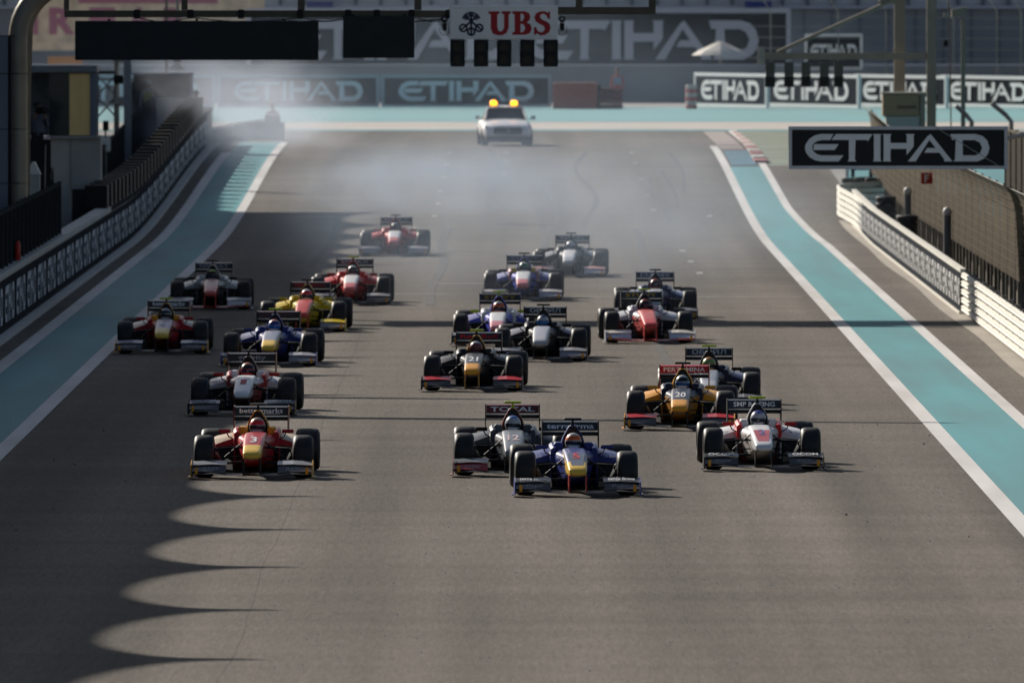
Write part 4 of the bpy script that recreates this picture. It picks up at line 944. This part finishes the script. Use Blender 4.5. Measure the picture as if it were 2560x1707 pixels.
D = 500; g = zg(D)
b2 = thing('marshal_post', 'concrete marshal post with half-height glass screen farther along the pit wall', 'booth', (-12.0, D, g))
def ob2(nm, x0, x1, y0, y1, z0, z1, m): return obj(nm, MB().box(x0 + 12.0, x1 + 12.0, y0, y1, z0 - g, z1 - g), m, b2)
ob2('base_block', fx(386, D), fx(443, D), 0, 1.8, fz(318, D), fz(225, D), CONC)
ob2('pillar', fx(359, D), fx(385, D), 0, .8, g, fz(225, D), mat('booth_concrete_pale', (.52, .49, .45), .8))
ob2('glass_screen', fx(359, D), fx(441, D), .02, .05, fz(225, D) + .003, fz(172, D), GLASS)
ob2('side_wall', fx(300, D), fx(303, D), 0, 1.8, 2.02, fz(190, D), BLACK)
ob2('back_wall', fx(303, D) + .002, fx(441, D), 1.75, 1.8, 2.02, fz(172, D), BLACK)
ob2('deck', fx(300, D), fx(441, D), 0.2, 1.74, 1.92, 2.01, BLACK)
ob2('corner_post', fx(436, D), fx(443, D), -.02, .018, fz(225, D) + .003, fz(170, D), BLUEGREY)
ob2('roof_beam', fx(298, D), fx(443, D), -.05, 1.85, fz(172, D) + .003, fz(167, D), BLUEGREY)
person('marshal in pale shirt, coloured bib and blue cap standing in the marshal post', fx(341, 501), 500.9, 2.012, 0, (.40, .41, .48), (.03, .04, .08), cap=(.05, .22, .33), bib=(.45, .42, .10))
mg = person('marshal with brown cap peering past the glass of the marshal post', fx(449, 503), 503.2, zg(503) + .36, R(30), (.05, .04, .04), (.03, .03, .04), cap=(.05, .03, .025))
st2 = thing('step_block', 'low concrete step under the peering marshal', 'step', (fx(449, 503), 503.2, zg(503) + .002)); obj('body', MB().cbox(-.4, .4, -.4, .4, 0, .355, .02), CONC, st2)
ms = thing('lattice_mast', 'pale scaffold mast with cross braces between the two booths', 'mast', (fx(293, 462), 462, zg(462)))
obj('pole', MB().box(-.12, .12, -.1, .1, 0, 5.1), mat('mast_grey', (.24, .25, .28), .6, var=.1), ms); obj('pole', MB().tube([(-.36, .2, 0), (-.36, .2, 4.2)], .09, 10), STEEL, ms)
for a, b in (((-1.0, 2.9), (-.36, 3.6)), ((-1.0, 3.6), (-.36, 2.9)), ((-1.0, 2.2), (-.36, 2.9)), ((-1.0, 2.9), (-.36, 2.2))): obj('brace', MB().tube([(a[0], .2, a[1]), (b[0], .2, b[1])], .03, 6), STEEL, ms)
obj('rail', MB().box(-1.02, -.3, .15, .22, 3.62, 3.72), DKFRAME, ms)
for z in (2.6, 3.3, 4.0, 4.5): obj('junction_box', MB().cbox(-.45, -.14, -.05, .12, z, z + .28, .02), STEEL if z != 3.3 else BLACK, ms)
mp = thing('loudspeaker_mast', 'thin lattice mast with black loudspeaker above the marshal post', 'mast', (fx(408, 515), 515, zg(515)))
obj('pole', MB().box(-.05, .05, 0, .08, 0, 7), STEEL, mp); obj('pole', MB().box(-.45, -.35, 0, .08, 0, 7), BEIGE, mp); obj('speaker', MB().cbox(-.16, .14, -.2, -.01, 3.0, 3.4, .03), BLACK, mp); obj('hood', MB().loft([[(-.35, y, 2.72), (.3, y, 2.72), (.05, y, 2.95), (-.1, y, 2.95)] for y in (-.2, .3)]), STEEL, mp)
wb = thing('white_cabinet', 'small white cabinet on a post between the booths', 'cabinet', (fx(242, 440), 440, zg(440)))
obj('body', MB().cbox(-.15, .15, 0, .3, 1.75, 2.15, .02), WHITEW, wb); obj('post', MB().box(-.04, .04, .1, .18, 0, 1.748), STEEL, wb); obj('top_unit', MB().cbox(-.08, .1, .05, .25, 2.4, 2.7, .02), BLACK, wb); obj('bracket', MB().box(-.03, .03, .12, .16, 2.152, 2.398), STEEL, wb)
fe = thing('fire_extinguisher', 'red fire extinguisher hanging on the dark pit wall fence', 'extinguisher', (-10.90, 313.5, 1.40))
obj('cylinder', MB().loft([[(rr * math.cos(a), rr * math.sin(a), z) for a in [2 * math.pi * j / 14 for j in range(14)]] for z, rr in ((0, .05), (.02, .065), (.36, .065), (.42, .03), (.44, .03))]).mesh('cylinder', 50), paint((.5, .03, .02)), fe)
obj('valve', MB().box(-.03, .03, -.05, .05, .442, .50), BLACK, fe); obj('hose', MB().tube([(.03, 0, .47), (.09, 0, .40), (.08, 0, .12)], .012, 6), BLACK, fe)

# pit-entry barrier end in the smoke
D = 528; g = zg(D)
pe = thing('barrier_end', 'thick pit-entry barrier end with pale top edge half lost in smoke', 'barrier', (fx(600, D), D, g))
obj('block', MB().loft([[(-1.05, y, 0), (.85, y, 0), (.85, y, .62), (.70, y, .66), (.68, y, .92), (.15, y, .95), (.12, y, .70), (-1.0, y, .55)] for y in (0, 1.6)]), mat('barrier_hazed', (.26, .28, .32), .7, var=.2), pe)  # block grey lightened to put the smoke haze into its colour
obj('top_edge', MB().loft([[(x, y, z), (x, y + .3, z), (x, y + .3, z + .08), (x, y, z + .08)] for x, y, z in ((.1, -.03, .71), (-.35, -.05, .645), (-1.0, -.1, .56), (-1.6, -8, .50), (-2.2, -18, .44))]), WHITEW, pe)
obj('side_wall', MB().loft([[(x, y + .02, 0), (x + .25, y + .02, 0), (x + .25, y + .02, z), (x, y + .02, z)] for x, y, z in ((-1.25, 0, .54), (-1.85, -8, .49), (-2.45, -18, .43))]), mat('barrier_grey', (.2, .21, .23), .7, var=.2), pe)
person('marshal in white and orange crouching behind the smoky barrier end', fx(626, 531), 531.2, zg(531) , R(-20), (.55, .40, .35), (.5, .2, .06), cap=(.5, .25, .1), pose='crouch')

# ------------------------------------------------------------------ far boards, walls, stand
def framed_board(name, label, px0, px1, py0, py1, D, frame_m, let_m, words, group=None, fw=.14, rz=0, back=SLATE, lh=.46, lw=.74):
    x0, x1 = fx(px0, D), fx(px1, D); z0, z1 = fz(py1, D), fz(py0, D); w = x1 - x0; h = z1 - z0
    t = thing(name, label, 'board', ((x0 + x1) / 2, D, z0), rz, group)
    obj('panel', MB().box(-w / 2 + .01, w / 2 - .01, 0, .1, .01, h - .01), back, t)
    for a in ((0, fw), (h - fw, h)): obj('frame_rail', MB().box(-w / 2, w / 2, -.03, .12, a[0], a[1]), frame_m, t)
    for a in ((-w / 2, -w / 2 + fw), (w / 2 - fw, w / 2)): obj('frame_rail', MB().box(a[0], a[1], -.028, .12, fw + .002, h - fw - .002), frame_m, t)
    for (c, ww) in words:
        mb = airline_word(MB(), lambda u, v: (c * w + u, -.035, h * .5 + v), ww * w, h * lh); obj('lettering', mb, let_m, t)
    return t
PALE = mat('pale_teal_frame', (.36, .46, .50), .6, var=.05); PALEL = mat('pale_teal_letter', (.66, .78, .82), .6, var=.05); LILAC = mat('grey_lilac', (.46, .48, .54), .6, var=.05)
LW = mat('far_white', (.80, .80, .80), .6, var=.05)
for i, (a, b) in enumerate(((125, 494), (500, 871), (876, 1266))):
    framed_board('track_board', ('dark airline board with pale teal frame seen behind the pit booths', 'dark airline board with pale teal frame, smoky one left of the silver coupe', 'dark airline board with pale teal frame right behind the silver coupe')[i], a, b, 172, 246, 641, PALE, PALEL, [(0, .80)], 'airline boards at the far run-off', fw=.13, lh=.62)
for i, (a, b) in enumerate(((1598, 1758), (1762, 1966), (1969, 2166), (2169, 2372))):
    # staggered boards turned towards the corner, so that the low sun rakes across them
    half = (fx(b, 641) - fx(a, 641)) / 2; cx_ = (fx(a, 641) + fx(b, 641)) / 2; tn = R(-68); ln_ = half / math.cos(tn)
    t = framed_board('track_board', ('white framed airline board next to the red and white tyre stack', 'white framed airline board behind the five cantilever signals', 'white framed airline board behind the tan cabinet', 'white framed airline board behind the lamp post at the far right')[i],
                     1176 - ln_ * 32667 / 641, 1176 + ln_ * 32667 / 641, 168 + 2 * i, 246, 641, LW, LW, [(0, .80)], 'airline boards at the far run-off', fw=.15, lh=.58)
    t.location.x = cx_; t.rotation_euler.z = tn
framed_board('giant_board', 'giant dark hoarding with airline name twice across the far bank', 566, 1816, 20, 164, 700, LILAC, LILAC, [((906 - 1191) / 1250, .424), ((1474 - 1191) / 1250, .43)], fw=.22, lh=.62)
framed_board('small_board', 'small white framed airline board above the far barrier', 1848, 1981, 78, 160, 655, LW, LW, [(0, .80)], fw=.12, lh=.42)
mb = MB(); mb.box(-40, 40, 0, .5, 0, 1.72); kw = tag(obj('concrete_wall', mb, mat('far_wall', (.27, .28, .30), .8, var=.1, scale=.3), None, (0, 668, 1.34)), 'pale grey concrete wall behind the far run-off', 'wall')
obj('wall_rail', MB().box(-40, 40, -.03, .53, 1.723, 1.80), LILAC, kw)
gs = thing('grandstand', 'long grey grandstand facade with vertical slots filling the background', 'building', (0, 765, 1.34))
obj('facade', MB().box(-60, 60, 0, 10, 0, 4.08), mat('stand_grey', (.27, .28, .30), .8, var=.08, scale=.2), gs)
obj('upper_wall', MB().box(-60, 60, .4, 10, 4.083, 9), mat('stand_pale', (.50, .51, .54), .8, var=.1, scale=.2), gs)
obj('ledge', MB().box(-60, 60, -.3, .38, 4.083, 4.25), LILAC, gs)
for k in range(46):
    obj('slot_rib', MB().box(-.10, .10, .1, .397, 4.255, 9), mat('rib_dark', (.16, .17, .20), .7), gs, (-30 + k * 1.35, 0, 0))
for k in range(16):
    obj('facade_joint', MB().box(-.05, .05, -.06, -.002, 0, 4.0), mat('joint_dark', (.18, .19, .21), .7), gs, (14.2 + k * 1.5, 0, 0))
for px, w in ((735, 60), (1742, 62)):
    t = thing('blue_banner', 'blue and white banner hung on the grandstand %s' % ('above the left display panel' if px < 1000 else 'above the right end of the giant hoarding'), 'banner', (fx(px, 763), 763.8, fz(18, 763)))
    w = w * 763 / 32667 / 1; obj('cloth', MB().box(-w / 2, w / 2, 0, .04, 0, .35), flat((.03, .05, .22)), t); obj('upper_cloth', MB().box(-w / 2, w / 2, 0, .04, .352, .75), flat((.35, .36, .42)), t)
tb = thing('tan_hoarding', 'tan hoarding with huge haze-paled crimson letters behind the gantry leg', 'hoarding', (fx(330, 742), 742, fz(116, 742)))
w = fx(595, 742) - fx(40, 742)
obj('panel', MB().box(-w / 2, w / 2, 0, .2, 0, 3.4), mat('tan_board', (.78, .62, .44), .8, var=.25, scale=1.2), tb)
mb = MB()
for px, s_ in ((80, 'I'), (143, 'R'), (235, 'F'), (320, 'A'), (405, 'R')): add_text(mb, s_, lambda u, v: (fx(px, 742) - fx(330, 742) + u, -.02, 1.55 + v), 1.35 if s_ != 'I' else .35, 1.25, bold=.05)
mb.box(fx(180, 742) - fx(330, 742), fx(500, 742) - fx(330, 742), -.02, -.01, 2.45, 2.75)
obj('lettering', mb, flat((.50, .20, .26)), tb)  # haze put into the lettering as a paler, lower-contrast colour
tag(obj('orange_panel', MB().box(-.9, .9, 0, .1, 0, .5), flat((.55, .26, .10)), None, (fx(150, 735), 735, fz(152, 735))), 'orange panel on the wall below the tan hoarding', 'panel')
tag(obj('pinkish_wall', MB().cbox(-4.6, 3.2, 0, .3, 0, .8, .05), mat('pink_panel', (.36, .30, .30), .8, var=.2, scale=.6), None, (fx(340, 730), 730, fz(184, 730))), 'low pale pink hoarding behind the pit booths', 'hoarding')

# red blocks, tyre stacks, marshal at the far barrier
t = thing('red_barrier_block', 'large dull red barrier block beside the far airline boards', 'barrier', (fx(1321, 639), 639, 1.34))
obj('body', MB().cbox(-1.0, 1.0, 0, 1.2, 0, 1.16, .05), mat('dull_red', (.42, .10, .07), .7, var=.12), t); obj('top_strip', MB().box(-.96, .96, .02, 1.1, 1.162, 1.20), flat((.5, .25, .2)), t); obj('dark_end', MB().box(1.003, 1.14, .1, 1.1, 0, 1.1), BLACK, t)
t = thing('red_rail_stack', 'stack of dark red crash rails between the red block and the marshal', 'barrier', (fx(1403, 640), 640, 1.34))
for k in range(4): obj('rail', MB().cbox(-.50, .55, 0, .6, .24 * k, .24 * k + .22, .05), mat('dark_red', (.20, .06, .06), .6, var=.15), t)
person('marshal in red overalls and grey bib standing by the far red barrier', fx(1418, 645), 645, zg(645) + .014, 0, (.42, .06, .05), (.42, .06, .05), cap=(.2, .12, .1), bib=(.25, .27, .34))
t = thing('striped_tyre_stack', 'red and white tyre stack at the end of the white framed boards', 'tyre stack', (fx(1588, 639), 639, 1.34))
def tyre_h(r=.26, h=.17): return MB().loft([[(rr * math.cos(a), rr * math.sin(a), z) for a in [2 * math.pi * j / 16 for j in range(16)]] for z, rr in ((0, r * .85), (h * .2, r), (h * .8, r), (h, r * .85))])
for k in range(6): obj('tyre', tyre_h().mesh('tyre', 40), flat((.52, .14, .12)) if k % 2 == 0 else flat((.6, .5, .48)), t, (0, 0, .18 * k + .014))
t = thing('parasol', 'white parasol standing behind the far barrier boards', 'parasol', (fx(1655, 668), 669.2, 1.34))
r = []
for z, rr in ((2.22, 1.36), (2.42, 1.05), (2.62, .62), (2.80, .22), (2.88, .02)): r.append([(rr * (1 if j % 2 == 0 else .95) * math.cos(2 * math.pi * j / 16), rr * (1 if j % 2 == 0 else .95) * math.sin(2 * math.pi * j / 16), z) for j in range(16)])
obj('canopy', MB().loft(r, caps=False), mat('parasol_cloth', (.66, .62, .56), .8, var=.04), t); obj('pole', MB().tube([(0, 0, 0), (0, 0, 2.86)], .035, 8), STEEL, t)
# far catch fence on the right
cf2 = thing('far_catch_fence', 'far catch fence of thin cables and posts above the white framed boards', 'fence', (0, 652, 1.34))
for z in (4.45, 4.0, 3.5, 3.0, 2.55, 2.1): obj('cable', MB().tube([(fx(1720 if z < 4.2 else 1880, 652), 0, z - 1.34 + 1.0), (fx(2420, 652), 0, z - 1.34 + .9)], .018, 6), STEEL, cf2)
for px in (1770, 1925, 2035, 2190, 2290, 2345): obj('post', MB().tube([(fx(px, 652), .05, 0), (fx(px, 652), .05, 4.3), (fx(px, 652) - .3, -.3, 4.8)], .025, 8), STEEL, cf2)

# ------------------------------------------------------------------ cantilever signals, lamp post and cabinet on the right
D = 454; g = zg(D)
t = thing('signal_mast', 'tall beige cantilever mast carrying a row of five signals on the right', 'mast', (fx(2139, D), D, g))
X = lambda px: fx(px, D) - fx(2139, D); Z = lambda py: fz(py, D) - g
obj('post', MB().box(-.15, .15, -.15, .15, 0, 8.2), BEIGE, t); obj('post', MB().box(X(2055), X(2080), .6, .9, 0, 8.2), BEIGE, t)
obj('arm', MB().box(X(1757), -.153, -.1, .1, Z(137), Z(121)), BEIGE, t)
obj('strut', MB().tube([(X(1785), .15, Z(120)), (X(2062), .55, Z(-4))], .06, 8), BEIGE, t)
obj('bracket', MB().cbox(X(2020), X(2055), .5, .9, Z(8), Z(-4), .03), BEIGE, t)
obj('arm_end_box', MB().box(X(1740), X(1757) - .003, -.12, .12, Z(150), Z(108)), STEEL, t)
for i, px in enumerate((1769, 1812, 1851, 1893, 1926)):
    s = thing('track_signal', 'grey and black signal on the cantilever mast, %s from its free end' % ('first', 'second', 'third', 'fourth', 'fifth')[i], 'light', (fx(px, D), D - .05, fz(200, D)), 0, 'signals on the cantilever mast')
    obj('upper_housing', MB().cbox(-.15, .15, -.1, .1, .36, .80, .02), mat('signal_grey', (.10, .10, .09), .5), s); obj('lower_housing', MB().cbox(-.16, .16, -.12, .12, 0, .357, .02), BLACKP, s)
    obj('lens', MB().add([(.10 * math.cos(a), -.124, .18 + .10 * math.sin(a)) for a in [2 * math.pi * j / 16 for j in range(16)]], [tuple(range(16))]), lens, s); obj('hanger', MB().box(-.02, .02, -.02, .02, .802, .83), BLACK, s)
t = thing('tan_cabinet', 'tan equipment cabinet with pale lower band beside the signal mast', 'cabinet', (fx(2076, 452), 452.4, g))
hh = fz(212, 452) - g
obj('body', MB().cbox(-.66, .50, 0, 1.2, fz(268, 452) - g + .003, hh - .06, .03), mat('tan_metal', (.33, .24, .15), .6, var=.08), t); obj('lid', MB().box(-.70, .70, -.05, 1.25, hh - .057, hh), flat((.45, .40, .33)), t); obj('pale_band', MB().box(-.56, .50, -.02, 1.1, 1.0, fz(268, 452) - g), flat((.40, .39, .37)), t)
obj('side_frame', MB().box(.53, .70, 0, 1.2, 0, hh - .06), BEIGE, t); obj('stand', MB().box(-.5, .5, .2, 1.0, 0, .998), BEIGE, t); obj('handle_slot', MB().box(-.2, .4, -.012, -.002, hh - .52, hh - .43), flat((.16, .11, .08)), t)
t = thing('lamp_post', 'slim post with box lamp head right of the signal mast', 'lamp', (fx(2212, 448), 448, zg(448)))
obj('pole', MB().box(-.07, .07, -.07, .07, 0, fz(40, 448) - zg(448)), BEIGE, t); obj('lamp_head', MB().loft([[(x, y, z + (fz(42, 448) - zg(448))) for x, z in ((-.38, .02), (.02, .12), (.10, .36), (-.36, .28))] for y in (-.2, .25)]), BEIGE, t)
t = thing('whip_mast', 'thin rusty whip mast with two small loudspeakers near the lamp post', 'mast', (fx(2187, 440), 440, zg(440)))
obj('pole', MB().tube([(0, 0, 0), (-.05, 0, 3.5), (-.12, 0, 6.6)], .022, 6), mat('rust', (.25, .16, .10), .7), t); obj('clip', MB().cbox(-.28, -.10, -.05, .1, fz(40, 440) - zg(440), fz(28, 440) - zg(440), .02), STEEL, t); obj('clip', MB().cbox(-.27, -.14, -.05, .1, 5.0, 5.2, .02), BLACK, t)
for i, (px, a) in enumerate(((2205, 'shorter'), (2296, 'longer'))):
    t = thing('fence_arm', '%s slanted fence arm poking above the right hanging sign' % a, 'post', (fx(px, 425), 425, zg(425)))
    obj('arm', MB().tube([(.35, 0, 0), (.35, 0, 3.05), (.18, 0, 3.25), (-.12 if i == 0 else -.25, 0, 3.52 if i == 0 else 3.6)], .07, 8), STEEL, t)
t = thing('letter_sign', 'small red sign with white letter F on the right catch fence', 'sign', (11.2, 384, 1.98), R(-6))
obj('plate', MB().box(-.15, .15, -.02, 0, 0, .30), flat((.50, .03, .025)), t); mb = MB(); add_text(mb, 'F', lambda u, v: (u, -.026, .15 + v), .12, .20, bold=.03); obj('lettering', mb, WHITEW, t)
obj('bracket', MB().box(-.01, .14, .002, .03, .12, .18), STEEL, t)
for i, (px, D, top, a) in enumerate(((2085, 402, 1.62, 'farther'), (2176, 366, 1.68, 'nearer'))):
    t = thing('capped_post', '%s white-capped grey post between guard rail and catch fence' % a, 'post', (fx(px, D), D, zg(D)))
    obj('post', MB().tube([(0, 0, 0), (0, 0, top - .22)], .10, 14).mesh('post', 50), mat('post_grey', (.22, .22, .22), .6), t); obj('cap', MB().sphere((0, 0, top - .14), .12, 14, 8, sc=(1, 1, 1.1)).mesh('cap', 60), WHITEW, t)
for i, (px, D, n_, a) in enumerate(((2034, 414, 6, 'farther'), (2083, 386, 6, 'nearer'))):
    t = thing('tyre_stack', '%s black tyre stack behind the right guard rail' % a, 'tyre stack', (fx(px, D), D, zg(D)))
    for k in range(n_): obj('tyre', tyre_h(.30, .18).mesh('tyre', 40), RUBBER, t, (.01 * (k % 2), 0, .185 * k))
t = thing('tyre_wall', 'wall of stacked tyres wrapped round the far end of the guard rail', 'tyre wall', (10.3, 437, zg(437)))
tm = tyre_h(.20, .16).mesh('tyre', 40)
for c in range(4):
    for k in range(6): obj('tyre', tm, mat('dusty_tyre', (.05, .045, .04), .8, var=.3), t, (.05 + .36 * c, .3 * (c % 2) + 1.2, .17 * k))
t = thing('service_cart', 'blue and dark red service cart parked behind the tyre wall', 'cart', (fx(1980, 470), 470, zg(470)))
obj('body', MB().cbox(-.40, .22, 0, 1.0, .25, .75, .04), flat((.03, .04, .09)), t); obj('tail', MB().cbox(.223, .50, 0, 1.0, .25, .80, .04), flat((.28, .03, .04)), t); obj('post', MB().box(-.55, -.43, 0, .1, 0, .85), WHITEW, t); obj('post', MB().box(.52, .60, 0, .1, 0, .85), WHITEW, t)
for x in (-.3, .3): obj('wheel', MB().lathe_x([(-.06, .05), (-.06, .14), (.06, .14), (.06, .05)], 16), RUBBER, t, (x, .2, .145))
kind(strip('far_bank', 12.2, 60, 486, 556, .03, SAND, 20))
panel_fence('rear_fence', 'dark brown mesh fence behind the right catch fence', 13.0, 330, 374, 4.0, .1, 3.6, DKFRAME, mat('rear_mesh', (.035, .029, .022), .9, var=.3, scale=10, spec=.05))

# ------------------------------------------------------------------ tyre smoke and haze
def smoke(name, label, loc, dims, dens, nscale, seed, col=(.86, .90, 1.0), lo=.42, hi=.72, an=.2):
    mb = MB(); mb.sphere((0, 0, 0), 1.0, 24, 14)
    o = obj(name, mb, None, None, loc); o.scale = dims; kind(o, 'stuff'); tag(o, label, 'smoke')
    m = bpy.data.materials.new(name); m.use_nodes = True; nt = m.node_tree; N = nt.nodes; L = nt.links
    N.remove(N['Principled BSDF']); pv = N.new('ShaderNodeVolumePrincipled'); L.new(pv.outputs[0], N['Material Output'].inputs['Volume'])
    pv.inputs['Color'].default_value = (*col, 1); pv.inputs['Anisotropy'].default_value = an
    tc = N.new('ShaderNodeTexCoord'); ln = N.new('ShaderNodeVectorMath'); ln.operation = 'LENGTH'; L.new(tc.outputs['Object'], ln.inputs[0])
    fo = N.new('ShaderNodeMapRange'); fo.inputs[1].default_value = 1.0; fo.inputs[2].default_value = .35; fo.interpolation_type = 'SMOOTHSTEP'; L.new(ln.outputs['Value'], fo.inputs[0])
    mp = N.new('ShaderNodeMapping'); mp.inputs['Scale'].default_value = dims; mp.inputs['Location'].default_value = (seed * 13.1, seed * 7.7, seed * 3.3); L.new(tc.outputs['Object'], mp.inputs[0])
    mp2 = N.new('ShaderNodeMapping'); mp2.inputs['Scale'].default_value = (1, .12, 1.4); L.new(mp.outputs[0], mp2.inputs[0])
    no = N.new('ShaderNodeTexNoise'); no.inputs['Scale'].default_value = nscale; no.inputs['Detail'].default_value = 4; L.new(mp2.outputs[0], no.inputs['Vector'])
    mr = N.new('ShaderNodeMapRange'); mr.inputs[1].default_value = lo; mr.inputs[2].default_value = hi; L.new(no.outputs['Fac'], mr.inputs[0])
    mu = N.new('ShaderNodeMath'); mu.operation = 'MULTIPLY'; L.new(fo.outputs[0], mu.inputs[0]); L.new(mr.outputs[0], mu.inputs[1])
    m2 = N.new('ShaderNodeMath'); m2.operation = 'MULTIPLY'; m2.inputs[1].default_value = dens; L.new(mu.outputs[0], m2.inputs[0]); L.new(m2.outputs[0], pv.inputs['Density'])
    o.data.materials.append(m); return o
BL = (.66, .80, 1.0)
smoke('tyre_smoke', 'dense pale tyre smoke billowing along the pit wall end', (-10.2, 506, 2.2), (5.8, 46, 3.3), .030, .45, 1, lo=.32, hi=.70, col=(.80, .87, 1.0))
smoke('tyre_smoke', 'thin bluish tyre smoke hanging low over the rear of the field', (1.0, 385, 1.5), (10.0, 105, 2.9), .0066, .40, 2, lo=.28, hi=.74, col=BL)
smoke('tyre_smoke', 'low drifting tyre smoke wisps over the track behind the far red car', (-2.4, 452, .9), (7.5, 46, 1.5), .0150, .6, 3, lo=.36, hi=.74, col=BL)
smoke('tyre_smoke', 'broad smoke veil in front of the far airline boards', (-3, 585, 3.0), (24, 54, 5.5), .0021, .12, 4, lo=.2, hi=.8, col=BL)
